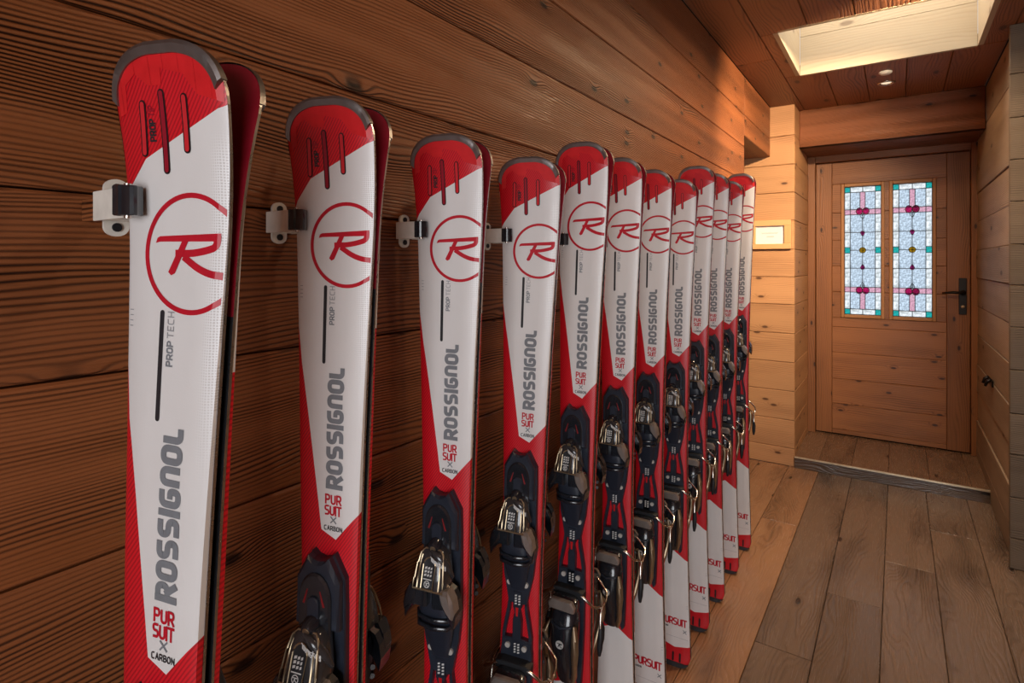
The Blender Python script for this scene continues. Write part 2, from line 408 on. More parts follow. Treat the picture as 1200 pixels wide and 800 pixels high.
for x0, x1, z0, z1 in ((-0.50, -0.309, 0.06, 2.03), (0.188, 0.40, 0.06, 2.03), (-0.089, -0.030, 0.06, 2.03), (-0.309, 0.188, 0.06, 0.911), (-0.309, 0.188, 1.799, 2.03)):
    box('door_light_block', x0, x1, YD + 0.046, YD + 0.075, z0, z1, M_DARK, dr)  # added dark sheets behind the leaf, stop light leaking through the door's gaps
def glass(name, col, rough=0.3, bs=140.0, bst=0.6):
    k = NT(name)
    tc = k.n('ShaderNodeTexCoord').outputs['Object']
    nz = k.noise(tc, bs, 3.0, 0.6)
    # ripple glass: light from outside scattered through the coloured sheet
    k.l(k.mix(k.rng(nz, 0.38, 0.62), tuple(c * 0.58 for c in col), tuple(min(1, c * 1.2) for c in col)), k.p.inputs['Base Color'])
    k.p.inputs['Transmission Weight'].default_value = 1.0
    k.p.inputs['Roughness'].default_value = rough; k.p.inputs['IOR'].default_value = 1.12
    b = k.n('ShaderNodeBump'); b.inputs['Strength'].default_value = bst; b.inputs['Distance'].default_value = 0.002
    k.l(nz, b.inputs['Height']); k.l(b.outputs[0], k.p.inputs['Normal'])
    return k.m
G = {'clear': glass('clear_ripple_glass', (0.60, 0.69, 0.78), 0.35, 85), 'side': glass('white_ripple_glass', (0.86, 0.88, 0.84), 0.35, 45),
     'pink': glass('pink_glass', (0.78, 0.40, 0.50), 0.3), 'teal': glass('teal_glass', (0.02, 0.42, 0.38), 0.3),
     'rose': glass('magenta_glass', (0.62, 0.02, 0.20), 0.3), 'plum': glass('plum_glass', (0.34, 0.012, 0.11), 0.3),
     'gold': glass('amber_glass', (0.80, 0.36, 0.005), 0.3)}
pane_cache = {}
def pane(parent, x0, x1, z0, z1, y, g):
    w, h_ = round(x1 - x0, 4), round(z1 - z0, 4)
    key = (w, h_, g)
    if key not in pane_cache:
        me = box_me('pane', -w / 2, w / 2, -0.0015, 0.0015, -h_ / 2, h_ / 2); me.materials.append(G[g]); pane_cache[key] = me
    o = link('pane', pane_cache[key], None, parent); o.location = ((x0 + x1) / 2, y, (z0 + z1) / 2)
    return o
def gem(parent, pts, y, g, came):
    """a small shaped piece of glass with its lead outline"""
    n = len(pts)
    me = mesh('pane', [(x, y - 0.002, z) for x, z in pts] + [(x, y + 0.002, z) for x, z in pts],
              [tuple(range(n)), tuple(range(2 * n - 1, n - 1, -1))] + [(i, (i + 1) % n, n + (i + 1) % n, n + i) for i in range(n)])
    fix_normals(me); link('pane', me, G[g], parent)
    came.append([(x, y - 0.002, z) for x, z in pts])
def circ(cx, cz, rx, rz, n=14): return [(cx + rx * math.cos(2 * PI * i / n), cz + rz * math.sin(2 * PI * i / n)) for i in range(n)]
def drop(cx, cz, r, L, sgn):
    P = [(cx + r * math.cos(a), cz + sgn * r * math.sin(a)) for a in [PI * (0 + i / 8) for i in range(9)]]
    return P + [(cx - r * .55, cz - sgn * L * .5), (cx, cz - sgn * L), (cx + r * .55, cz - sgn * L * .5)]
for (gx0, gx1) in ((-0.306, -0.092), (-0.027, 0.185)):
    gz0, gz1 = 0.914, 1.796
    lw = empty('leaded_window'); lw.parent = dr
    gw, gh = gx1 - gx0, gz1 - gz0
    X = lambda f: gx0 + f * gw
    Z = lambda f: gz1 - f * gh
    y = YD + 0.022
    for (x0, x1, z0, z1) in ((gx0 - .02, gx0, gz0 - .022, gz1 + .022), (gx1, gx1 + .019, gz0 - .022, gz1 + .022), (gx0, gx1, gz0 - .022, gz0), (gx0, gx1, gz1, gz1 + .022)):
        box('glazing_bead', x0, x1, YD - 0.008, YD + 0.03, z0, z1, W_FRAME, lw, 0.004).color = (.62, .55, .5, 1)
    rows = [0, .043, .178, .218, .358, .497, .638, .785, .825, .957, 1]
    for side in (0, 1):
        a, b = ((0, .158), (.842, 1))[side]
        rs = [0, .043, .178, .218, .358, .475, .52, .638, .785, .825, .957, 1]
        for i in range(len(rs) - 1):
            g = 'teal' if i in (0, 5, 10) else 'pink' if i in (2, 8) else 'side'
            pane(lw, X(a), X(b), Z(rs[i + 1]), Z(rs[i]), y, g)
        a, b = ((.158, .5), (.5, .842))[side]
        for i in range(10):
            aa, bb = a, b
            if i in (1, 8): aa, bb = ((.158, .43), (.57, .842))[side]
            g = 'side' if i in (0, 9) else 'pink' if i in (2, 7) else 'clear'
            pane(lw, X(aa), X(bb), Z(rows[i + 1]), Z(rows[i]), y, g)
    pane(lw, X(.43), X(.57), Z(.178), Z(.043), y, 'pink'); pane(lw, X(.43), X(.57), Z(.957), Z(.825), y, 'pink')
    V = []; F = []
    def came(p, q, w=0.0042):
        (xa, za), (xb, zb) = p, q
        dx, dz = xb - xa, zb - za; L = math.hypot(dx, dz); nx_, nz_ = -dz / L * w / 2, dx / L * w / 2
        n0 = len(V)
        for yy in (y - 0.004, y + 0.004):
            V.extend([(xa + nx_, yy, za + nz_), (xb + nx_, yy, zb + nz_), (xb - nx_, yy, zb - nz_), (xa - nx_, yy, za - nz_)])
        F.extend([tuple(n0 + i for i in t) for t in ((0, 1, 2, 3), (7, 6, 5, 4), (0, 4, 5, 1), (1, 5, 6, 2), (2, 6, 7, 3), (3, 7, 4, 0))])
    for fx in (.158, .842): came((X(fx), Z(0)), (X(fx), Z(1)))
    for fx in (0, 1): came((X(fx), Z(0)), (X(fx), Z(1)), .006)
    came((X(.5), Z(0)), (X(.5), Z(.043))); came((X(.5), Z(.957)), (X(.5), Z(1))); came((X(.5), Z(.218)), (X(.5), Z(.785)))
    for fx in (.43, .57): came((X(fx), Z(.043)), (X(fx), Z(.178))); came((X(fx), Z(.825)), (X(fx), Z(.957)))
    for fz in (0, 1): came((X(0), Z(fz)), (X(1), Z(fz)), .006)
    for fz in (.043, .178, .218, .358, .638, .785, .825, .957): came((X(0), Z(fz)), (X(1), Z(fz)))
    came((X(.158), Z(.497)), (X(.842), Z(.497)))
    for fz in (.475, .52): came((X(0), Z(fz)), (X(.158), Z(fz))); came((X(.842), Z(fz)), (X(1), Z(fz)))
    outl = []
    yy = y - 0.006
    for fz, sg in ((.193, 1), (.81, -1)):
        gem(lw, circ(X(.41), Z(fz), .0185, .023), yy, 'rose' if gx0 < -.1 else 'rose', outl)
        gem(lw, circ(X(.59), Z(fz), .0185, .023), yy, 'rose' if gx0 < -.1 else 'plum', outl)
        gem(lw, drop(X(.5), Z(fz + sg * .035), .013, .026, sg), yy - .004, 'side', outl)
    gem(lw, drop(X(.5), Z(.362), .0125, .026, 1), yy, 'rose', outl)
    gem(lw, drop(X(.5), Z(.633), .0125, .026, -1), yy, 'rose', outl)
    gem(lw, circ(X(.5), Z(.497), .0185, .0185), yy, 'gold', outl)
    for pts in outl:
        for i in range(len(pts)):
            p, q = pts[i], pts[(i + 1) % len(pts)]
            n0 = len(V)
            cx = sum(a[0] for a in pts) / len(pts); cz = sum(a[2] for a in pts) / len(pts)
            for a in (p, q):
                for s_ in (0.93, 1.14):
                    for yo in (-0.002, 0.006): V.append((cx + (a[0] - cx) * s_, a[1] + yo, cz + (a[2] - cz) * s_))
            F.extend([(n0, n0 + 2, n0 + 6, n0 + 4), (n0, n0 + 1, n0 + 5, n0 + 4), (n0 + 2, n0 + 3, n0 + 7, n0 + 6)])
    link('lead_came', mesh('lead_came', V, F), M_LEAD, lw)
# handle
hp = box('handle_plate', 0.318, 0.358, YD - 0.007, YD + 0.001, 0.945, 1.175, M_IRON, dr, 0.003)
link('door_lever', tube_me('lv', [(0.338, YD - .005, 1.083), (0.338, YD - .045, 1.083), (0.325, YD - .055, 1.083), (0.28, YD - .056, 1.085), (0.232, YD - .05, 1.079)], [.009, .009, .009, .008, .005], 10), M_IRON, hp, True)
link('lever_rose', cyl_me('rz', (0.338, YD - .006, 1.083), (0.338, YD - .016, 1.083), .016), M_IRON, hp, True)
link('key_barrel', cyl_me('kb', (0.338, YD - .006, 0.995), (0.338, YD - .013, 0.995), .010), M_STEEL_TRIM, hp, True)

# ------------------------------------------------------------------ small things on walls and ceiling
M_PAPER = plain('paper', (0.80, 0.78, 0.74), 0.7, vary=0.02)
M_INK = plain('faded_ink', (0.45, 0.43, 0.42), 0.8)
fr = tag(empty('picture_frame', (-0.666, YF, 1.449)), 'small pine picture frame with a printed notice on the plank wall', 'picture frame')
fx, fz = 0.120, 0.091
for nm, x0, x1, z0, z1 in (('frame_rail', -fx, fx, fz - .036, fz), ('frame_rail', -fx, fx, -fz, -fz + .033), ('frame_stile', -fx, -fx + .033, -fz + .033, fz - .036), ('frame_stile', fx - .04, fx, -fz + .033, fz - .036)):
    box(nm, x0, x1, -0.026, -0.001, z0, z1, W_FRAME, fr, 0.003)
pp = box('notice', -fx + .03, fx - .035, -0.008, -0.004, -fz + .03, fz - .032, M_PAPER, fr)
for (a, b, z) in ((-.055, .045, .012), (-.05, .04, .007), (-.02, .02, -.010), (-.025, .022, -.014)):
    box('print_line', a, b, -0.0085, -0.0078, z - .0012, z + .0012, M_INK, pp)

M_CHROME = plain('brushed_nickel', (0.62, 0.58, 0.52), 0.25, 1.0)
M_WHITEPL = plain('white_plastic', (0.78, 0.74, 0.66), 0.4)
def ring_lathe(name, prof, n=24):
    V = []; F = []
    for r, z in prof:
        for q in range(n): V.append((r * math.cos(2 * PI * q / n), r * math.sin(2 * PI * q / n), z))
    for i in range(len(prof) - 1):
        for q in range(n): F.append((i * n + q, i * n + (q + 1) % n, (i + 1) * n + (q + 1) % n, (i + 1) * n + q))
    F.append(tuple(range(n))); F.append(tuple(range((len(prof) - 1) * n, len(prof) * n)))
    return fix_normals(mesh(name, V, F))
M_LAMP = NT('lit_lamp_face'); M_LAMP.p.inputs['Base Color'].default_value = (.8, .75, .65, 1)
M_LAMP.p.inputs['Emission Color'].default_value = (1, .80, .55, 1); M_LAMP.p.inputs['Emission Strength'].default_value = 0.6
sd = tag(empty('ceiling_sensor', (-0.052, 3.497, CEIL)), 'small cream ceiling disc beside the skylight opening', 'sensor')
link('disc_cover', ring_lathe('dc', [(.030, 0), (.030, -.006), (.022, -.013), (.008, -.015)]), M_WHITEPL, sd, True)
def downlight(loc, label, power, aim=None, cone=172, blend=0.5, col=(1.0, 0.72, 0.44)):
    d = tag(empty('downlight', loc), label, 'ceiling light', 'recessed ceiling lights')
    link('bezel', ring_lathe('bz', [(.043, 0), (.043, -.003), (.036, -.007), (.028, -.004), (.026, .004)]), M_CHROME, d, True)
    link('lamp_face', ring_lathe('lf', [(.025, -.001), (.020, -.003), (.004, -.004)]), M_LAMP.m, d, True)
    l = bpy.data.lights.new('downlight_beam', 'SPOT'); l.energy = power; l.color = col; l.spot_size = math.radians(cone); l.spot_blend = blend
    l.shadow_soft_size = 0.03
    o = bpy.data.objects.new('downlight_beam', l); o.location = (loc[0], loc[1], loc[2] - 0.02); C.objects.link(o)
    if aim: o.rotation_euler = (Vector(aim) - o.location).to_track_quat('-Z', 'Y').to_euler()
downlight((-0.052, 3.71, CEIL), 'small nickel recessed downlight between skylight and door beam', 3)
downlight((0.10, 2.34, CEIL), 'added unseen nickel downlight just short of the skylight opening', 34)  # added out of view for a warm glow on the skis and wall
downlight((0.26, 2.30, CEIL), 'added unseen nickel spotlight brightening the far plank wall', 200, (-0.72, 3.50, 1.72), 74, 1.0, (1.0, 0.77, 0.52))  # added out of view to brighten the end of the left wall and the far wall
downlight((0.25, 0.9, CEIL), 'added unseen nickel downlight above the open end of the ski row', 5)  # added out of view as weak fill over the near skis

hk = tag(empty('wall_hook', (XR - 0.004, 3.815, 0.652)), 'small black double hook on the weathered right wall', 'hook')
link('hook_plate', box_me('hp', -.006, .001, -.07, .07, -.016, .016, .002), M_IRON, hk)
for yy in (.045, -.045):
    link('hook_peg', tube_me('pg', [(-.004, yy, .02), (-.022, yy, .008), (-.03, yy, -.016)], [.009, .009, .006], 8), M_IRON, hk, True)

# ------------------------------------------------------------------ ski materials
def ski_top_mat():
    k = NT('ski_topsheet')
    uv = k.n('ShaderNodeUVMap', uv_map='UVMap').outputs[0]        # x = metres across, y = fraction down from the tip
    nv = k.n('ShaderNodeUVMap', uv_map='Norm').outputs[0]         # x = -1..1 across, y = metres down
    s1 = k.n('ShaderNodeSeparateXYZ'); k.l(uv, s1.inputs[0]); w, d = s1.outputs[0], s1.outputs[1]
    s2 = k.n('ShaderNodeSeparateXYZ'); k.l(nv, s2.inputs[0]); n, dm = s2.outputs[0], s2.outputs[1]
    def below(p, q):      # 1 where d is larger than the line p-q (points in n,d)
        m = (q[1] - p[1]) / (q[0] - p[0])
        return k.math('GREATER_THAN', d, k.math('MULTIPLY_ADD', n, m, p[1] - m * p[0]))
    def above(p, q): return k.math('SUBTRACT', 1.0, below(p, q))
    white = k.math('MULTIPLY', below((-1, .0868), (-.5, .063)), below((-.5, .063), (1, .0345)))
    # left slanted side of the white panel, then the pointed foot
    p, q = (-1.0, .186), (-.21, .355)
    sl = k.math('GREATER_THAN', n, k.math('MULTIPLY_ADD', d, (q[0] - p[0]) / (q[1] - p[1]), p[0] - p[1] * (q[0] - p[0]) / (q[1] - p[1])))
    sl = k.math('MAXIMUM', sl, k.math('LESS_THAN', d, .186))
    white = k.math('MULTIPLY', white, sl)
    white = k.math('MULTIPLY', white, above((-.21, .355), (.30, .3615)))
    white = k.math('MULTIPLY', white, above((.30, .3615), (.92, .341)))
    tail = k.math('MULTIPLY', below((-1, .774), (.0, .762)), below((.0, .762), (1, .780)))
    tail = k.math('MULTIPLY', tail, k.math('MAXIMUM', above((-1, .972), (.1, .963)), 0.0))
    tail = k.math('MULTIPLY', tail, above((.1, .963), (1, .972)))
    white = k.math('MAXIMUM', white, tail)
    # fine diagonal pinstripes on the red
    dg = k.math('FRACT', k.math('MULTIPLY', k.math('ADD', k.math('MULTIPLY', w, 0.86), k.math('MULTIPLY', dm, 0.62)), 290.0))
    stripe = k.math('MULTIPLY', k.math('GREATER_THAN', dg, 0.58), 0.62)
    red = k.mix(stripe, (0.70, 0.008, 0.018), (0.27, 0.002, 0.009))
    # pale honeycomb print along the right bevel
    vo = k.n('ShaderNodeTexVoronoi', feature='DISTANCE_TO_EDGE'); vo.inputs['Scale'].default_value = 1.0; vo.inputs['Randomness'].default_value = 0.15
    k.l(k.vec(k.math('MULTIPLY', w, 430.0), k.math('MULTIPLY', dm, 430.0)), vo.inputs['Vector'])
    cell = k.math('LESS_THAN', vo.outputs['Distance'], 0.16)
    zone = k.math('MULTIPLY', k.rng(n, 0.66, 0.92), k.math('MULTIPLY', k.rng(d, .045, .07), k.rng(d, .16, .26, 1, 0)))
    nz = k.noise(k.vec(k.math('MULTIPLY', w, 30.0), k.math('MULTIPLY', dm, 12.0)), 1.0, 3.0)
    wh = k.mix(nz, (0.74, 0.715, 0.695), (0.82, 0.80, 0.785))
    wh = k.mix(k.math('MULTIPLY', zone, cell), wh, (0.95, 0.95, 0.95))
    wh = k.mix(k.math('MULTIPLY', zone, k.math('MULTIPLY', k.math('SUBTRACT', 1.0, cell), 0.3)), wh, (0.45, 0.43, 0.41))
    k.l(k.mix(white, red, wh), k.p.inputs['Base Color'])
    k.p.inputs['Roughness'].default_value = 0.40
    k.p.inputs['Coat Weight'].default_value = 0.12; k.p.inputs['Coat Roughness'].default_value = 0.12
    b = k.n('ShaderNodeBump'); b.inputs['Strength'].default_value = 0.15; b.inputs['Distance'].default_value = 0.0004
    fine = k.noise(k.vec(k.math('MULTIPLY', w, 500.0), k.math('MULTIPLY', dm, 500.0)), 1.0, 1.0)
    k.l(fine, b.inputs['Height']); k.l(b.outputs[0], k.p.inputs['Normal'])
    return k.m
M_TOP = ski_top_mat()
M_BASE = plain('black_running_base', (0.012, 0.012, 0.014), 0.45)
M_BASER = plain('red_running_base', (0.20, 0.004, 0.012), 0.4)
M_EDGE = plain('steel_edge', (0.60, 0.56, 0.54), 0.28, 1.0)
M_GUARD = plain('gunmetal_tip_guard', (0.24, 0.215, 0.205), 0.36, 0.85, bump=0.3)
M_TAILG = plain('black_tail_guard', (0.02, 0.02, 0.022), 0.4)
M_RED = plain('ring_red', (0.52, 0.006, 0.022), 0.42)
M_RED2 = plain('plain_red', (0.64, 0.010, 0.014), 0.45)
M_SLOTK = plain('slot_black', (0.015, 0.006, 0.008), 0.4)
M_SLOTR = plain('slot_red', (0.62, 0.02, 0.03), 0.35)
M_SLOTD = plain('slot_dark_red', (0.30, 0.006, 0.02), 0.35)
M_GREY = plain('wordmark_grey', (0.20, 0.215, 0.235), 0.35, coat=0.3)
M_BLACKPRINT = plain('print_black', (0.02, 0.02, 0.024), 0.4)
M_PALEPRINT = plain('print_pale_grey', (0.33, 0.33, 0.345), 0.4)
M_PL = plain('navy_black_plastic', (0.017, 0.022, 0.035), 0.36, bump=0.2, bscale=600, spec=0.6)
M_PLG = plain('glossy_black_plastic', (0.014, 0.016, 0.021), 0.2, coat=0.5)
M_PLB = plain('matt_black_plastic', (0.011, 0.012, 0.015), 0.55)
M_BRONZE = plain('champagne_metal', (0.44, 0.34, 0.22), 0.32, 0.85)
M_SMOKE = plain('smoked_shell', (0.038, 0.036, 0.038), 0.2, 0.1, coat=0.6)
M_WING = plain('grey_wing_cap', (0.33, 0.28, 0.25), 0.32, 0.55)
M_SILV = plain('bright_wire', (0.72, 0.66, 0.58), 0.22, 1.0)
M_SCREW = plain('zinc_screw', (0.66, 0.63, 0.58), 0.4, 0.4)
M_WPRINT = plain('white_print', (0.62, 0.62, 0.60), 0.5)
M_SLIT = plain('dark_red_slit', (0.22, 0.006, 0.008), 0.5)
M_REDPL = plain('red_plastic', (0.5, 0.01, 0.012), 0.4)

# ------------------------------------------------------------------ stroke lettering
def rpath(pts, r, closed=False, n=5):
    pts = [Vector((*p, 0)) for p in pts]; out = []; m = len(pts)
    for i, p in enumerate(pts):
        if not closed and i in (0, m - 1): out.append((p.x, p.y)); continue
        a, b = pts[i - 1], pts[(i + 1) % m]
        da, db = a - p, b - p
        rr = min(r, da.length * .5, db.length * .5)
        if rr < 1e-6: out.append((p.x, p.y)); continue
        s, e = p + da.normalized() * rr, p + db.normalized() * rr
        for q in range(n + 1):
            t = q / n
            c = s * (1 - t) ** 2 + p * 2 * t * (1 - t) + e * t * t
            out.append((c.x, c.y))
    return out
def glyph(ch, w, r):
    P = lambda *pts: (rpath(pts, r), False)
    if ch == 'O': return [(rpath([(0, 0), (0, 1), (w, 1), (w, 0)], r, True), True)]
    if ch == 'S': return [P((w, 1), (0, 1), (0, .52), (w, .48), (w, 0), (0, 0))]
    if ch == 'I': return [P((0, 0), (0, 1))]
    if ch == 'i': return [P((0, 0), (0, .62)), P((0, .84), (0, 1))]
    if ch == 'G': return [P((w, 1), (0, 1), (0, 0), (w, 0), (w, .5), (w * .5, .5))]
    if ch == 'n': return [P((0, 0), (0, 1), (w, 1), (w, 0))]
    if ch == 'L': return [P((0, 1), (0, 0), (w, 0))]
    if ch == 'R': return [([(0, 0), (0, 1)], False), (rpath([(0, 1), (w, 1), (w, .42), (0, .42)], r), False), ([(w * .5, .42), (w, 0)], False)]
    if ch == 'P': return [([(0, 0), (0, 1)], False), (rpath([(0, 1), (w, 1), (w, .45), (0, .45)], r), False)]
    if ch == 'U': return [P((0, 1), (0, 0), (w, 0), (w, 1))]
    if ch == 'T': return [P((0, 1), (w, 1)), P((w / 2, 1), (w / 2, 0))]
    if ch == 'C': return [P((w, 1), (0, 1), (0, 0), (w, 0))]
    if ch == 'A': return [([(0, 0), (w / 2, 1)], False), ([(w / 2, 1), (w, 0)], False), ([(w * .2, .35), (w * .8, .35)], False)]
    if ch == 'B': return [([(0, 0), (0, 1)], False), (rpath([(0, 1), (w * .9, 1), (w * .9, .52), (0, .52)], r), False), (rpath([(0, .52), (w, .52), (w, 0), (0, 0)], r), False)]
    if ch == 'N': return [([(0, 0), (0, 1)], False), ([(0, 1), (w, 0)], False), ([(w, 0), (w, 1)], False)]
    if ch == 'X': return [([(0, 0), (w, 1)], False), ([(0, 1), (w, 0)], False)]
    if ch == 'E': return [([(0, 0), (0, 1)], False), ([(0, 1), (w, 1)], False), ([(0, .5), (w * .85, .5)], False), ([(0, 0), (w, 0)], False)]
    if ch == 'H': return [([(0, 0), (0, 1)], False), ([(w, 0), (w, 1)], False), ([(0, .5), (w, .5)], False)]
    return []
def text_strokes(txt, length, height, stroke, wf=0.62, r=0.3, sp=0.32):
    """polylines (in metres) of txt set along +x, cap height along +y, fitted to length x height (outer sizes)"""
    h = height - stroke
    x = 0.0; out = []
    for ch in txt:
        w = 0.0 if ch in 'Ii' else wf * (0.85 if ch in 'LE' else 1.0)
        for pl, cl in glyph(ch, w, r): out.append(([(x + a, b) for a, b in pl], cl))
        x += w + sp
    tot = x - sp
    sc = (length - stroke) / tot
    return [([(stroke / 2 + a * sc, stroke / 2 + b * h) for a, b in pl], cl) for pl, cl in out]
RIB = [0]
def ribbon(bm, pl, closed, w, caps=True):
    RIB[0] = (RIB[0] + 1) % 5; zo = RIB[0] * 5e-5      # overlapping strokes never share a plane
    pts = [Vector((a, b, zo)) for a, b in pl]
    m = len(pts); L = []; Rr = []
    for i, p in enumerate(pts):
        if closed: t0, t1 = p - pts[i - 1], pts[(i + 1) % m] - p
        else:
            t0 = p - pts[i - 1] if i else pts[1] - p
            t1 = pts[i + 1] - p if i < m - 1 else p - pts[i - 1]
        if t0.length < 1e-9: t0 = t1
        if t1.length < 1e-9: t1 = t0
        t0, t1 = t0.normalized(), t1.normalized()
        n0, n1 = Vector((-t0.y, t0.x, 0)), Vector((-t1.y, t1.x, 0))
        n_ = n0 + n1
        if n_.length < 1e-6: n_ = n0
        n_.normalize(); k = 1 / max(.45, n_.dot(n0))
        e = Vector((0, 0, 0))
        if caps and not closed: e = (-t1 if i == 0 else t0 if i == m - 1 else e) * (w * .5 if len(pl) == 2 else w * .15)
        L.append(bm.verts.new(p + e + n_ * (w / 2 * k))); Rr.append(bm.verts.new(p + e - n_ * (w / 2 * k)))
    for i in range(m if closed else m - 1):
        j = (i + 1) % m
        try: bm.faces.new((Rr[i], Rr[j], L[j], L[i]))
        except ValueError: pass
def poly(bm, pts):
    RIB[0] = (RIB[0] + 1) % 5
    f = bm.faces.new([bm.verts.new((a, b, RIB[0] * 5e-5)) for a, b in pts])
    return f

# ------------------------------------------------------------------ the ski itself
class Ski:
    """shape of one ski of standing height H: local +x right, -y out of the top sheet, +z up"""
    HT, HWA, HTL = 0.0600, 0.0365, 0.0545
    GAP = 0.0035
    def __init__(s, H): s.H = H
    def hw(s, d):
        if d < .034: return max(.0008, s.HT * (1 - (1 - d / .034) ** 2.5) ** (1 / 2.5)) * (1 - .0 * d)
        if d < .56: return s.HWA + (s.HT - s.HWA) * ((.56 - d) / .526) ** 1.75
        b = s.HWA + (s.HTL - s.HWA) * ((d - .56) / .44) ** 1.5
        if d > .975: b *= max(.02, 1 - ((d - .975) / .025) ** 2.6) ** (1 / 2.6)
        return b
    def up(s, d):
        u = 0.022 * max(0, (.125 - d) / .125) ** 2.1
        if d > .96: u += 0.008 * ((d - .96) / .04) ** 2
        return u + s.GAP
    def th(s, d):
        if d < .3: return .005 + .0075 * (d / .3)
        if d < .7: return .0125
        return .0125 - .006 * ((d - .7) / .3)
    def surf(s, w, d, off=0.0):
        hw = s.hw(d)
        o = s.up(d) + s.th(d) - max(0.0, abs(w) - (hw - .007)) * .5
        return Vector((w, -(o + off), s.H * (1 - d)))
    def samples(s):
        D = [.034 * (1 - math.cos(PI / 2 * i / 12)) for i in range(13)]
        D[0] = .00025
        D += [.034 + (.16 - .034) * i / 18 for i in range(1, 19)] + [.16 + (.96 - .16) * i / 32 for i in range(1, 33)]
        D += [.96 + .015 * i / 3 for i in range(1, 4)] + [.975 + .025 * math.sin(PI / 2 * i / 10) for i in range(1, 11)]
        D[-1] = .9999
        return D
    def body(s):
        D = s.samples(); cols = 7
        V = []; UV = []; NV = []
        for d in D:
            hw = s.hw(d); fl_ = max(hw - .007, hw * .3)
            ws = [-hw, -hw, -fl_, -fl_ * .5, 0, fl_ * .5, fl_, hw, hw]
            for i, w in enumerate(ws):
                if i in (0, 8): V.append(Vector((w, -(s.up(d) + .0028), s.H * (1 - d))))
                else: V.append(s.surf(w, d))
                UV.append((w, d)); NV.append((w / hw * (1.03 if i in (0, 8) else 1), d * s.H))
        n = 9; F = []
        for i in range(len(D) - 1):
            for j in range(n - 1): F.append((i * n + j, (i + 1) * n + j, (i + 1) * n + j + 1, i * n + j + 1))
        me = mesh('top_sheet', V, F)
        u1 = me.uv_layers.new(name='UVMap'); u2 = me.uv_layers.new(name='Norm')
        for lp in me.loops: u1.data[lp.index].uv = UV[lp.vertex_index]; u2.data[lp.index].uv = NV[lp.vertex_index]
        me.materials.append(M_TOP)
        fix = bmesh.new(); fix.from_mesh(me)
        if sum(f.normal.y for f in fix.faces) > 0: bmesh.ops.reverse_faces(fix, faces=fix.faces)
        fix.to_mesh(me); fix.free()
        me.shade_smooth()
        try: me.set_sharp_from_angle(angle=math.radians(35))
        except Exception: pass
        # running base with steel edges
        V = []; F = []; mi = []
        for d in D:
            hw = s.hw(d) + .0004; z = s.H * (1 - d); u = s.up(d)
            V += [Vector((-hw, -(u + .003), z)), Vector((-hw, -u, z)), Vector((hw, -u, z)), Vector((hw, -(u + .003), z))]
        for i in range(len(D) - 1):
            for j in range(3):
                F.append((i * 4 + j, i * 4 + j + 1, (i + 1) * 4 + j + 1, (i + 1) * 4 + j)); mi.append(1 if j != 1 else (2 if D[i] < .15 else 0))
        mb = mesh('running_base', V, F); mb.materials.append(M_BASE); mb.materials.append(M_EDGE); mb.materials.append(M_BASER)
        for p, m in zip(mb.polygons, mi): p.material_index = m
        return me, mb
    def decal(s, name, mat, build, off=.00035, lim=.985):
        """build(bm) draws flat shapes in (w across, metres down from the tip, as -y); they are laid on the surface"""
        bm = bmesh.new(); build(bm)
        lo = min(v.co.y for v in bm.verts); hi = max(v.co.y for v in bm.verts)
        bmesh.ops.triangulate(bm, faces=[f for f in bm.faces if len(f.verts) > 4])
        y = hi
        while y > lo:
            step = .004 if -y < .10 * s.H else .012 if -y < .2 * s.H else .05
            y -= step
            if y <= lo: break
            bmesh.ops.bisect_plane(bm, geom=list(bm.verts) + list(bm.edges) + list(bm.faces), plane_co=(0, y, 0), plane_no=(0, 1, 0), dist=1e-6)
        for v in bm.verts: v.co.x = v.co.x / s.hw(-v.co.y / s.H)
        for sg in (1, -1):
            bmesh.ops.bisect_plane(bm, geom=list(bm.verts) + list(bm.edges) + list(bm.faces), plane_co=(sg * lim, 0, 0), plane_no=(sg, 0, 0), clear_outer=True, dist=1e-6)
            bmesh.ops.bisect_plane(bm, geom=list(bm.verts) + list(bm.edges) + list(bm.faces), plane_co=(sg * .88, 0, 0), plane_no=(sg, 0, 0), dist=1e-6)
        for v in bm.verts:
            d = -v.co.y / s.H
            v.co = s.surf(v.co.x * s.hw(d), d, off + v.co.z)
        for f in bm.faces:
            f.normal_update()
        bmesh.ops.reverse_faces(bm, faces=[f for f in bm.faces if f.normal.y > 0])
        me = bpy.data.meshes.new(name); bm.to_mesh(me); bm.free(); me.materials.append(mat)
        return me
    def guard(s):
        """metal bumper round the tip"""
        path = []
        DL, DR = .0285, .0220
        for i in range(15): path.append((-1, DL * (1 - i / 14) ** 1.6))
        for i in range(1, 15): path.append((1, DR * (i / 14) ** 1.6))
        V = []; F = []
        for k_, (sg, d) in enumerate(path):
            d = max(d, .0004); hw = s.hw(d)
            cx, cd = 0.0, .052
            # inward direction
            wd = .0088
            px, pz = sg * hw, s.H * (1 - d)
            tx, tz = -px * .55, s.H * (1 - cd) - pz
            L = math.hypot(tx, tz); tx, tz = tx / L, tz / L
            ix, iz = px + tx * wd, pz + tz * wd
            di = 1 - iz / s.H
            oi = s.surf(ix * .999, min(di, .2)).y
            oo = -(s.up(d) + s.th(d))
            ex = -tx * .0016; ez = -tz * .0016
            V += [Vector((px + ex, -(s.up(d) - .0006), pz + ez)), Vector((px + ex, oo - .0004, pz + ez)), Vector((px - ex * 1.2, oo - .0020, pz - ez * 1.2)),
                  Vector((ix, oi - .0020, iz)), Vector((ix, oi + .0008, iz))]
        n = 5
        for i in range(len(path) - 1):
            for j in range(n - 1): F.append((i * n + j, (i + 1) * n + j, (i + 1) * n + j + 1, i * n + j + 1))
        F.append((0, 1, 2, 3, 4)); e = (len(path) - 1) * n; F.append((e + 4, e + 3, e + 2, e + 1, e))
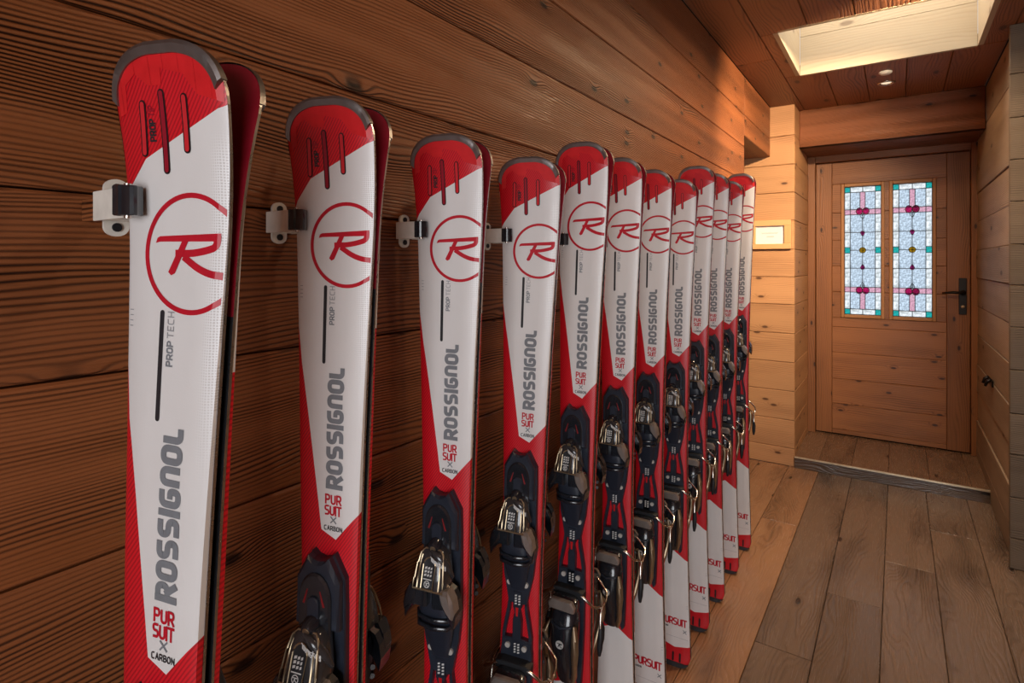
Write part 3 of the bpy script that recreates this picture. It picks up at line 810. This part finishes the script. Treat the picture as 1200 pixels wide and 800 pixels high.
        me = fix_normals(mesh('tip_guard', V, F)); me.materials.append(M_GUARD); me.shade_smooth()
        try: me.set_sharp_from_angle(angle=math.radians(40))
        except Exception: pass
        return me

def capsule(bm, p, q, w):
    a, b = Vector((*p, 0)), Vector((*q, 0)); t = (b - a).normalized(); n = Vector((-t.y, t.x, 0)); P = []
    for i in range(7): th = PI / 2 + PI * i / 6; v = a + (t * math.cos(th) + n * math.sin(th)) * w / 2; P.append((v.x, v.y))
    for i in range(7): th = -PI / 2 + PI * i / 6; v = b + (t * math.cos(th) + n * math.sin(th)) * w / 2; P.append((v.x, v.y))
    poly(bm, P)

def ski_meshes(H):
    """all the meshes of the painted ski of standing height H: list of (name, mesh, parent name)"""
    S = Ski(H); K = H / 1.46
    top, base = S.body()
    out = [('top_sheet', top, None), ('running_base', base, None), ('tip_guard', S.guard(), None)]
    def D(name, mat, fn, off=.00035, lim=.985): out.append((name, S.decal(name, mat, fn, off, lim), 'top_sheet'))
    hwr = S.hw(.115)
    rc = (-hwr + .0245 + .0500, -.1175 * H)
    R = .0490 * K
    # plain red crown below the tip guard
    def crown(bm):
        P = [(-.98, .041), (-.75, .0365), (-.72, .0215), (-.52, .0158), (-.30, .0225), (-.06, .0225), (-.04, .0138), (.34, .0172), (.55, .0285), (.97, .0335)]
        top = lambda n: .030 - .0262 * max(0.0, 1 - n * n) ** .45
        for (na, da), (nb, db) in zip(P[:-1], P[1:]):
            K_ = max(1, int((nb - na) / .05))
            for i in range(K_):
                n0, n1 = na + (nb - na) * i / K_, na + (nb - na) * (i + 1) / K_
                d0, d1 = da + (db - da) * i / K_, da + (db - da) * (i + 1) / K_
                q = lambda n, d: (n * S.HT, -d * H)
                poly(bm, [q(n0, d0), q(n1, d1), q(n1, top(n1)), q(n0, top(n0))])
    D('crown_panel', M_RED2, crown, .00025)
    # three slots
    sl = ((-.46, .0325, -.49, .0595, M_SLOTR), (-.09, .0270, -.09, .0695, M_SLOTD), (.32, .0300, .31, .0580, M_SLOTR))
    for (na, da, nb, db, mt) in sl:
        h_ = S.hw(.05); a, b = (na * h_, -da * H), (nb * h_, -db * H)
        D('slot_outline', M_SLOTK, lambda bm: capsule(bm, a, b, .0074), .0004)
        D('slot_inlay', mt, lambda bm: capsule(bm, a, b, .0044), .0007)
    # PROP TIP along the first slot
    def up_text(bm, txt, x, d0, d1, h, stroke, **kw):     # reading upwards: starts at d1 (lower), ends at d0; glyph tops towards -x
        L = (d1 - d0) * H
        for pl, cl_ in text_strokes(txt, L, h, stroke, **kw):
            ribbon(bm, [(x - b, -d1 * H + a) for a, b in pl], cl_, stroke)
    D('lettering', M_BLACKPRINT, lambda bm: up_text(bm, 'PROP', -.0145, .0405, .0535, .0074, .0015), .0004)
    D('lettering', M_SLOTD, lambda bm: up_text(bm, 'TIP', -.0145, .0330, .0395, .0074, .0009), .0004)
    # ring with the letter
    def ring(bm): ribbon(bm, [(rc[0] + R * math.cos(2 * PI * i / 64), rc[1] + R * math.sin(2 * PI * i / 64)) for i in range(64)], True, .0044 * K)
    D('ring_emblem', M_RED, ring)
    def rlet(bm):
        q = lambda a, b: (rc[0] + a * R, rc[1] + b * R)
        poly(bm, [q(-.80, .165), q(-.765, .255), q(-.70, .285), q(.62, .37), q(.62, .235), q(-.70, .19)])
        poly(bm, [q(-.19, .24), q(-.055, .24), q(-.34, -.345), q(-.42, -.385), q(-.49, -.33)])
        ribbon(bm, rpath([q(.56, .31), q(.545, .13), q(.30, .06), (q(.02, .01)), q(-.33, .0)], R * .12), False, R * .125)
        ribbon(bm, rpath([q(-.15, -.06), q(.14, -.23), q(.38, -.315), q(.64, -.35)], R * .2), False, R * .125)
    D('letter_emblem', M_RED, rlet, .00045)
    # bar and PROPTECH
    D('black_bar', M_BLACKPRINT, lambda bm: capsule(bm, (-.0080, -.1525 * H), (-.0085, -.2145 * H), .0046))
    D('lettering', M_GREY, lambda bm: up_text(bm, 'PROP', .0055, .1685, .1835, .0072, .0014), .0004)
    D('lettering', M_PALEPRINT, lambda bm: up_text(bm, 'TECH', .0055, .1515, .1670, .0072, .0009), .0004)
    D('size_print', M_PALEPRINT, lambda bm: up_text(bm, 'iiii', -S.hw(.16) * .80, .152, .162, .004, .0007), .0004)
    # wordmark
    D('wordmark', M_GREY, lambda bm: up_text(bm, 'ROSSIGnOL', .0215, .2170, .3195, .0240, .0060, wf=.62, r=.3, sp=.40), .0004)
    def flat_text(bm, txt, x0, L, d, h, stroke, **kw):    # reading across
        for pl, cl_ in text_strokes(txt, L, h, stroke, **kw):
            ribbon(bm, [(x0 + a, -d * H + b) for a, b in pl], cl_, stroke)
    D('series_lettering', M_RED, lambda bm: (flat_text(bm, 'PUR', -.0035, .0235, .3325, .0125, .0022), flat_text(bm, 'SUiT', -.0042, .0245, .3418, .0125, .0022, sp=.28)), .0004)
    D('lettering', M_GREY, lambda bm: flat_text(bm, 'X', .0045, .0085, .3483, .0085, .0016), .0004)
    D('lettering', M_BLACKPRINT, lambda bm: flat_text(bm, 'CARBON', -.0045, .0260, .3545, .0060, .0010), .0004)
    # tail prints
    D('series_lettering', M_RED, lambda bm: flat_text(bm, 'PURSUiT', -.038, .081, .917, .024, .0042, sp=.26), .0004)
    D('lettering', M_GREY, lambda bm: flat_text(bm, 'X', .031, .011, .930, .011, .0022), .0004)
    D('lettering', M_BLACKPRINT, lambda bm: (flat_text(bm, 'CARBON', -.037, .022, .924, .0055, .0010),), .0004)
    D('print_rule', M_PALEPRINT, lambda bm: [poly(bm, [(-.046, -d_ * H), (.046, -d_ * H), (.046, -d_ * H - .0008), (-.046, -d_ * H - .0008)]) for d_ in (.872, .8765, .9415)], .0004, .97)
    for nn in (-.45, .02, .45):
        D('tail_slot', M_SLOTK, lambda bm: capsule(bm, (nn * .05, -.9745 * H), (nn * .05, -.9885 * H), .006), .0005)
    # tail guard
    V = []; F = []
    DD = [.9905 + .0096 * i / 6 for i in range(7)]
    for d in DD:
        hw = S.hw(min(d, .9998)) + .0012; z = H * (1 - d) - .001; u = S.up(d); t = S.th(d)
        V += [Vector((-hw, -u + .0004, z)), Vector((-hw, -u - t - .0022, z)), Vector((hw, -u - t - .0022, z)), Vector((hw, -u + .0004, z))]
    for i in range(6):
        for j in range(4): F.append((i * 4 + j, (i + 1) * 4 + j, (i + 1) * 4 + (j + 1) % 4, i * 4 + (j + 1) % 4))
    F.append((0, 1, 2, 3)); F.append((27, 26, 25, 24))
    tg = fix_normals(mesh('tail_guard', V, F)); tg.materials.append(M_TAILG)
    out.append(('tail_guard', tg, None))
    return out

# ------------------------------------------------------------------ binding meshes (origin: top of the toe plate on the ski surface)
def prism(name, pts, o0, o1, mat, ch=.002):
    n = len(pts); cx = sum(p[0] for p in pts) / n; cz = sum(p[1] for p in pts) / n
    def ins(p):
        dx, dz = cx - p[0], cz - p[1]; L = math.hypot(dx, dz) or 1
        return (p[0] + dx / L * ch, p[1] + dz / L * ch)
    V = [(x, -o0, z) for x, z in pts] + [(x, -(o1 - ch), z) for x, z in pts] + [(*ins(p)[:1], -o1, ins(p)[1]) for p in pts]
    F = [(r * n + i, r * n + (i + 1) % n, (r + 1) * n + (i + 1) % n, (r + 1) * n + i) for r in (0, 1) for i in range(n)]
    F.append(tuple(range(2 * n, 3 * n)))
    me = fix_normals(mesh(name, V, F)); me.materials.append(mat)
    return me
def loft(name, secs, mat, n=20, ex=3.0):
    """secs: (z, cx, half width, o0, o1) rings of superellipses stacked along z"""
    V = []; F = []
    for (z, cx, hw, o0, o1) in secs:
        for q in range(n):
            a = 2 * PI * q / n; c, s = math.cos(a), math.sin(a)
            V.append((cx + hw * math.copysign(abs(c) ** (2 / ex), c), -((o0 + o1) / 2 + (o1 - o0) / 2 * math.copysign(abs(s) ** (2 / ex), s)), z))
    for i in range(len(secs) - 1):
        for q in range(n): F.append((i * n + q, i * n + (q + 1) % n, (i + 1) * n + (q + 1) % n, (i + 1) * n + q))
    F.append(tuple(range(n))); F.append(tuple(range((len(secs) - 1) * n, len(secs) * n)))
    me = fix_normals(mesh(name, V, F)); me.materials.append(mat); me.shade_smooth()
    try: me.set_sharp_from_angle(angle=math.radians(42))
    except Exception: pass
    return me
def sm(me, mat):
    me.materials.append(mat); me.shade_smooth()
    try: me.set_sharp_from_angle(angle=math.radians(45))
    except Exception: pass
    return me
def sym(half): return half + [(-x, z) for x, z in reversed(half)]
def frompts(name, fn, mat, o):
    """flat print on a plane o above the ski: fn(bm) draws in (x, z); o may be a function of (x, z)"""
    bm = bmesh.new(); fn(bm)
    for v in bm.verts:
        x, z, zo = v.co; v.co = (x, -(o(x, z) if callable(o) else o) - zo, z)
    for f in bm.faces: f.normal_update()
    bmesh.ops.reverse_faces(bm, faces=[f for f in bm.faces if f.normal.y > 0])
    me = bpy.data.meshes.new(name); bm.to_mesh(me); bm.free(); me.materials.append(mat); return me

def binding_meshes():
    T = []; Hh = []                      # toe and heel: first entry is the part itself, the rest are its sub-parts
    toe_out = sym([(.0155, .002), (.0235, -.012), (.0315, -.026), (.0325, -.060), (.0325, -.195), (.0290, -.232), (.0225, -.262), (.0185, -.283), (.0125, -.286)])
    toe_out += [(-.0085, -.0040), (0.0, -.0060), (.0085, -.0040)]
    T.append(('toe_binding', prism('toe_plate', toe_out, 0, .010, M_PL, .002)))
    cover = [(0, -.0050), (.0085, -.0032), (.0145, .001), (.0225, -.013), (.0300, -.027), (.0300, -.085), (-.0300, -.085), (-.0300, -.027), (-.0225, -.013), (-.0145, .001), (-.0085, -.0032)]
    T.append(('toe_cover', prism('toe_cover', cover, .009, .021, M_PL, .004)))
    arch = [(.022, -.088)] + [(.022 * math.cos(PI * i / 12), -.047 + .031 * math.sin(PI * i / 12)) for i in range(13)] + [(-.022, -.088)]
    T.append(('toe_arch', prism('toe_arch', arch, .019, .0255, M_PLG, .0025)))
    T.append(('toe_tongue', prism('toe_tongue', [(.008, -.09)] + [(.008 * math.cos(PI * i / 8), -.050 + .008 * math.sin(PI * i / 8)) for i in range(9)] + [(-.008, -.09)], .0245, .0285, M_PL, .0012)))
    for sg in (1, -1):
        T.append(('vent_slit', prism('vent_slit', [(sg * .0080, -.035), (sg * .0092, -.0345), (sg * .0140, -.048), (sg * .0158, -.0525), (sg * .0130, -.0535), (sg * .0112, -.048)], .0245, .0260, M_SLIT, .0003)))
    # toe housing: wedge growing out of the plate
    T.append(('toe_housing', loft('toe_housing', [(-.076, 0, .0130, .012, .034), (-.080, 0, .0190, .010, .041), (-.092, 0, .0222, .010, .047), (-.112, 0, .0252, .010, .053), (-.128, 0, .0268, .010, .056), (-.132, 0, .0258, .012, .055)], M_SMOKE, 24, 3.4)))
    hs = lambda x, z: .0345 + (.0578 - .0345) * min(1, max(0, (-.076 - z) / .056)) ** .62
    rim = [(.0125, -.078), (.0180, -.083), (.0208, -.096), (.0235, -.116), (.0245, -.130), (-.0245, -.130), (-.0235, -.116), (-.0208, -.096), (-.0180, -.083), (-.0125, -.078)]
    T.append(('housing_rim', sm(tube_me('housing_rim', [(x, -(hs(x, z) - .0015), z) for x, z in rim], .0014, 6, True), M_BRONZE)))
    win = [(-.0095, -.126)] + [(.0095 * math.cos(PI - PI * i / 10), -.095 + .009 * math.sin(PI * i / 10)) for i in range(11)] + [(.0095, -.126)]
    T.append(('scale_window', frompts('scale_window', lambda bm: poly(bm, win), M_PLB, lambda x, z: hs(x, z) + .0024)))
    T.append(('window_rim', sm(tube_me('window_rim', [(x, -(hs(x, z) + .0024), z) for x, z in win], .0011, 6, True), M_BRONZE)))
    for sg in (1, -1):
        T.append(('side_rib', sm(tube_me('side_rib', [(sg * x, -(hs(x, z) - .001), z) for x, z in ((.0145, -.085), (.0165, -.100), (.0175, -.116), (.0175, -.128))], .0013, 6), M_BRONZE)))
    def marks(bm):
        for i, z in enumerate((-.098, -.1025, -.107)):
            for x0, x1 in ((-.006, -.0025), (-.001, .002), (.0035, .006)):
                poly(bm, [(x0, z), (x1, z + .001), (x1, z - .0018), (x0, z - .0028)])
        poly(bm, [(-.007, -.1125), (.007, -.1125), (.007, -.1138), (-.007, -.1138)])
        ribbon(bm, [(.0042 * math.cos(2 * PI * i / 16), -.1195 + .0042 * math.sin(2 * PI * i / 16)) for i in range(16)], True, .0010)
        ribbon(bm, [(-.0026, -.118), (.0026, -.118)], False, .0009); ribbon(bm, [(.0005, -.118), (-.0016, -.122)], False, .0009); ribbon(bm, [(-.001, -.1195), (.0022, -.122)], False, .0009)
    T.append(('scale_marks', frompts('scale_marks', marks, M_WPRINT, lambda x, z: hs(x, z) + .0029)))
    # band with the name, read from the toe end, over the housing shoulder
    T.append(('name_band', sm(tube_me('name_band', [(-.002, -.038, -.080), (.008, -.0410, -.083), (.0160, -.0395, -.090), (.0220, -.0340, -.102), (.0262, -.025, -.120)], [.0035, .0055, .0060, .0058, .003], 8), M_SMOKE)))
    def nm(bm):
        for pl, cl_ in text_strokes('ROSSIGnOL', .030, .0070, .0012, sp=.4):
            ribbon(bm, [(.0235 - a / .030 * .0225, -.0965 + a / .030 * .0145 - b) for a, b in pl], cl_, .0012)
    T.append(('name_lettering', frompts('name_lettering', nm, M_WPRINT, lambda x, z: .0482 - max(0, x - .014) * .6)))
    T.append(('adjust_screw', sm(tube_me('adjust_screw', [(0, -.022, -.072), (0, -.036, -.0755), (0, -.039, -.0765)], [.0105, .0095, .0070], 14), M_PLG)))
    T.append(('screw_slot', sm(tube_me('screw_slot', [(0, -.0388, -.0764), (0, -.0398, -.0767)], [.0050, .0044], 12), M_BRONZE)))
    # wings that hold the boot toe
    for sg in (1, -1):
        wing = [(sg * x, z) for x, z in ((.004, -.130), (.024, -.128), (.034, -.134), (.0405, -.147), (.0430, -.165), (.0405, -.182), (.0350, -.172), (.0290, -.163), (.0220, -.158), (.004, -.158))]
        T.append(('toe_wing', prism('toe_wing', wing, .024, .053, M_PLG, .004)))
        cap = [(sg * x, z) for x, z in ((.0180, -.128), (.0310, -.127), (.0395, -.141), (.0425, -.158), (.0400, -.168), (.0300, -.160), (.0210, -.148))]
        T.append(('wing_cap', prism('wing_cap', cap, .036, .0570, M_WING if sg > 0 else M_PLG, .005)))
    T.append(('toe_pad', loft('toe_pad', [(-.140, 0, .025, .008, .036), (-.165, 0, .027, .008, .040), (-.190, 0, .0275, .008, .036), (-.210, 0, .0245, .008, .028), (-.235, 0, .0190, .008, .021), (-.256, 0, .0130, .008, .015)], M_PL, 24, 3.2)))
    for z, w in ((-.182, .0295), (-.194, .029)):
        T.append(('pad_rib', sm(tube_me('pad_rib', [(-w, -.026, z + .002), (-w * .8, -.037, z), (0, -.0405, z - .002), (w * .8, -.037, z), (w, -.026, z + .002)], .0036, 8), M_PLG)))
    for sg in (1, -1):
        T.append(('screw', sm(tube_me('screw', [(sg * .0165, -.009, -.246), (sg * .0165, -.0135, -.246)], .0048, 12), M_SCREW)))
    # bridge between toe and heel: spine and two bowed rails with openings
    B = [('center_spine', prism('center_spine', sym([(.0085, -.262), (.0085, -.290), (.0045, -.300), (.0085, -.318), (.0085, -.385)]), 0, .012, M_PL, .0015))]
    B.append(('spine_window', prism('spine_window', [(.0030, -.2915), (-.0030, -.2915), (-.0018, -.308), (.0018, -.308)], .0118, .0126, M_REDPL, .0003)))
    def tick(bm):
        for z in (-.268, -.273, -.278, -.283):
            for x in (-.0045, .0025): poly(bm, [(x, z), (x + .004, z + .0012), (x + .004, z - .0016), (x, z - .0028)])
    B.append(('scale_marks', frompts('ticks', tick, M_WPRINT, .0126)))
    R_ = []
    for sg in (1, -1):
        P = [(sg * x, z) for x, z in ((.0185, -.280), (.0140, -.286), (.0150, -.300), (.0190, -.322), (.0235, -.345), (.0245, -.372), (.0300, -.372), (.0295, -.345), (.0250, -.318), (.0205, -.296))]
        R_.append(('side_rail', prism('side_rail', P, 0, .010, M_PL, .0012)))
    # heel
    hp_ = sym([(.0120, -.350), (.0270, -.352), (.0310, -.375), (.0310, -.470), (.0290, -.545), (.0270, -.590), (.0210, -.598), (.0170, -.586), (.0100, -.580)])
    Hh.append(('heel_binding', prism('heel_plate', hp_, 0, .012, M_PL, .002)))
    for sg in (1, -1):
        Hh.append(('screw', sm(tube_me('screw', [(sg * .0165, -.011, -.364), (sg * .0165, -.0155, -.364)], .0050, 12), M_SCREW)))
    Hh.append(('scale_marks', frompts('ticks2', lambda bm: [poly(bm, [(x, z), (x + .004, z + .0012), (x + .004, z - .0016), (x, z - .0028)]) for z in (-.359, -.364, -.369, -.374) for x in (-.0045, .0025)], M_WPRINT, .0126)))
    Hh.append(('heel_jaw', loft('heel_jaw', [(-.392, 0, .022, .030, .048), (-.396, 0, .027, .024, .058), (-.410, 0, .0285, .012, .062), (-.422, 0, .0265, .012, .056)], M_PLG, 20, 3.0)))
    Hh.append(('jaw_plate', prism('jaw_plate', [(.022, -.391), (-.022, -.391), (-.030, -.402), (-.028, -.412), (.028, -.412), (.030, -.402)], .055, .0655, M_WING, .003)))
    Hh.append(('heel_body', loft('heel_body', [(-.416, 0, .0245, .010, .050), (-.430, 0, .0285, .010, .060), (-.455, 0, .0300, .010, .066), (-.485, 0, .0290, .010, .066), (-.515, 0, .0255, .010, .060), (-.545, 0, .0215, .010, .050), (-.568, 0, .0185, .010, .042), (-.580, 0, .0140, .012, .036)], M_PLG, 24, 2.5)))
    Hh.append(('heel_crease', sm(tube_me('heel_crease', [(-.0295, -.036, -.438), (-.020, -.0615, -.444), (0, -.0668, -.448), (.020, -.0615, -.444), (.0295, -.036, -.438)], .0022, 8), M_PL)))
    Hh.append(('heel_badge', sm(tube_me('heel_badge', [(0, -.0650, -.482), (0, -.0668, -.482)], .0085, 18), M_WPRINT)))
    def bad(bm):
        ribbon(bm, [(-.005, -.479), (.0055, -.479)], False, .0016); ribbon(bm, [(.0005, -.479), (-.003, -.4865)], False, .0016); ribbon(bm, [(-.0015, -.482), (.0045, -.4865)], False, .0016)
        ribbon(bm, [(.005, -.4795), (-.001, -.4822)], False, .0014)
    Hh.append(('badge_letter', frompts('badge_letter', bad, M_PLB, .0672)))
    # champagne release lever: two cheeks joined by a handle
    for sg in (1, -1):
        P = [(sg * x, -o, z) for x, o, z in ((.0290, .058, -.440), (.0335, .066, -.462), (.0340, .066, -.490), (.0305, .058, -.520), (.0265, .046, -.548), (.0200, .040, -.572))]
        Hh.append(('heel_lever', sm(tube_me('heel_lever', P, [.0040, .0075, .0080, .0062, .0060, .0050], 8), M_BRONZE)))
    # brake: wire arms with black plastic feet that reach past the ski edges
    for sg in (1, -1):
        e = .0065 if sg < 0 else 0.0      # one arm stands wider so that the arms of a pair pass each other
        P = [(sg * (x + (e if x > .05 else 0)), -o, z) for x, o, z in ((.020, .026, -.392), (.033, .028, -.392), (.044, .026, -.400), (.0535, .018, -.413), (.0575, .004, -.420), (.0580, -.010, -.424), (.0555, -.024, -.436), (.0565, -.028, -.470))]
        Hh.append(('brake_arm', sm(tube_me('brake_arm', P, .0028, 8), M_SILV)))
        Hh.append(('brake_foot', sm(tube_me('brake_foot', [(sg * (.0565 + e), .027, -.466), (sg * (.058 + e), .029, -.480), (sg * (.057 + e), .030, -.505), (sg * (.056 + e), .029, -.522)], [.0038, .0062, .0062, .0035], 8), M_PLB)))
    Hh.append(('brake_bridge', prism('brake_bridge', sym([(.024, -.384), (.034, -.387), (.034, -.398), (.024, -.400)]), .011, .030, M_PLB, .002)))
    return T, B, R_, Hh
TOE, SPINE, RAILS, HEEL = binding_meshes()
size_cache = {}
for H_ in (1.45, 1.465, 1.53, 1.60, 1.66): size_cache[H_] = ski_meshes(H_)

def make_ski(H, loc, rotz, tilt, side, label, group, full=True):
    t = tag(empty('ski', loc, (tilt, side, rotz)), label, 'ski', group)
    S = Ski(H); parts = {}
    for name, me, par in size_cache[H]:
        if not full and par == 'top_sheet' and name not in ('crown_panel',): continue
        parts.setdefault(name, link(name, me, None, t if par is None else parts[par])) if par is None else link(name, me, None, parts[par])
    zb = H * (1 - .372); d0 = .45
    org = Vector((0, -(S.up(d0) + S.th(d0) - .0006), zb))
    for lst in (TOE, HEEL, SPINE):
        root = link(lst[0][0], lst[0][1], None, t); root.location = org
        for nm, me in lst[1:]: link(nm, me, None, root)
    for nm, me in RAILS: link(nm, me, None, t).location = org
    return t

# (height, x, y, azimuth of the face in degrees, lean)
# (height, x, y of the tail, azimuth of the face in degrees, sideways lean, forward lean)
ROW = [(1.45, -.564, .229, -74, .045, .004), (1.465, -.610, .468, -74, .028, .024), (1.465, -.603, .690, -76, .016, .018), (1.465, -.608, .894, -77, .027, .004),
       (1.53, -.593, 1.089, -84.5, .018, -.013), (1.53, -.588, 1.321, -85, .007, -.004), (1.53, -.589, 1.543, -87, .009, .000), (1.53, -.589, 1.768, -85, .010, .004),
       (1.60, -.588, 1.978, -86, .010, .010), (1.60, -.588, 2.185, -87, .010, .016), (1.60, -.588, 2.415, -88, .010, .018), (1.66, -.588, 2.645, -88, .010, .018)]
ORD = ['twelfth', 'eleventh', 'tenth', 'ninth', 'eighth', 'seventh', 'sixth', 'fifth', 'fourth', 'third', 'second', 'first']

# wall clip: base plate with ears, two arms, two ribbed rubber rollers; +x out of the wall
def clip_meshes(L=.028):
    out = []
    ear = [(.0105 * math.cos(a), .0185 + .0085 * math.sin(a)) for a in [PI * i / 10 for i in range(11)]]
    pts = ear + [(-a, -b) for a, b in ear]
    n = len(pts)
    V = [(0.0005, a, b) for a, b in pts] + [(.004, a, b) for a, b in pts]
    F = [tuple(range(n)), tuple(range(2 * n - 1, n - 1, -1))] + [(i, (i + 1) % n, n + (i + 1) % n, n + i) for i in range(n)]
    me = fix_normals(mesh('back_plate', V, F)); me.materials.append(M_WHITEPL); out.append(('back_plate', me))
    for z in (.0185, -.0185):
        out.append(('fixing_screw', sm(cyl_me('fixing_screw', (.003, 0, z), (.0055, 0, z), .0042, 12), M_PLB)))
    me = box_me('clip_block', .003, .012, -.017, .017, -.0128, .0128, .001); me.materials.append(M_WHITEPL); out.append(('clip_block', me))
    for sg in (1, -1):
        y0, y1 = sorted((sg * .019, sg * .0165))
        me = box_me('clip_arm', .003, L + .004, y0, y1, -.0135, .0135, .0008); me.materials.append(M_WHITEPL); out.append(('clip_arm', me))
        V = []; F = []; n = 24; zz = (-.0125, -.0118, .0118, .0125)
        rx = L + .011
        for zi, z in enumerate(zz):
            for q in range(n):
                r = (.0108 if q % 4 < 2 else .0097) * (1 if zi in (1, 2) else .92)
                V.append((rx + r * math.cos(2 * PI * q / n), sg * .0200 + r * math.sin(2 * PI * q / n), z))
        for i in range(3):
            for q in range(n): F.append((i * n + q, i * n + (q + 1) % n, (i + 1) * n + (q + 1) % n, (i + 1) * n + q))
        F.append(tuple(range(n))); F.append(tuple(range(3 * n, 4 * n)))
        me = fix_normals(mesh('roller', V, F)); me.materials.append(M_PLG); out.append(('roller', me))
        out.append(('roller_pin', sm(cyl_me('roller_pin', (rx, sg * .020, -.0145), (rx, sg * .020, .0145), .0030, 10), M_CHROME)))
    return out
for i, (H, x, y, az, side, lean) in enumerate(ROW):
    rz = math.radians(az + 90)
    word = ORD[i]
    from_open = {0: 'outermost at the open end of the row', 11: 'tallest, beside the passage opening'}.get(i)
    lab_f = 'red and white ski facing the room, front of the %s pair counted from the door' % word
    lab_b = 'red ski turned to the wall, rear of the %s pair counted from the door' % word
    make_ski(H, (x, y, .0), rz, lean, side, lab_f, 'front skis of the row')
    make_ski(H, (x, y, .0), rz + PI, -lean, -side, lab_b, 'rear skis of the row', False)
    # where the left edges of the pair stand at clip height
    n_ = Vector((math.cos(math.radians(az)), math.sin(math.radians(az)))); r_ = Vector((-n_.y, n_.x))
    e_ = Vector((x, y)) + (r_ * side + n_ * lean) * 1.32 - r_ * .050
    ct = tag(empty('wall_clip', (XL, e_.y, 1.322)), 'white wall clip with black rollers gripping the %s ski pair from the door' % word, 'clip', 'ski clips on the plank wall')
    off = .058 if i == 0 else 0.0
    if i == 0:
        ct.location.x += off
        box('added_spacer_block', -off, 0.0005, -.008, .008, -.011, .011, W_WALL, ct, 0.002)  # added spacer in wall wood, made up so the nearest clip reaches its ski
    for nm, me in clip_meshes(max(.02, e_.x - XL - off + (.004 if i else .010))): link(nm, me, None, ct)
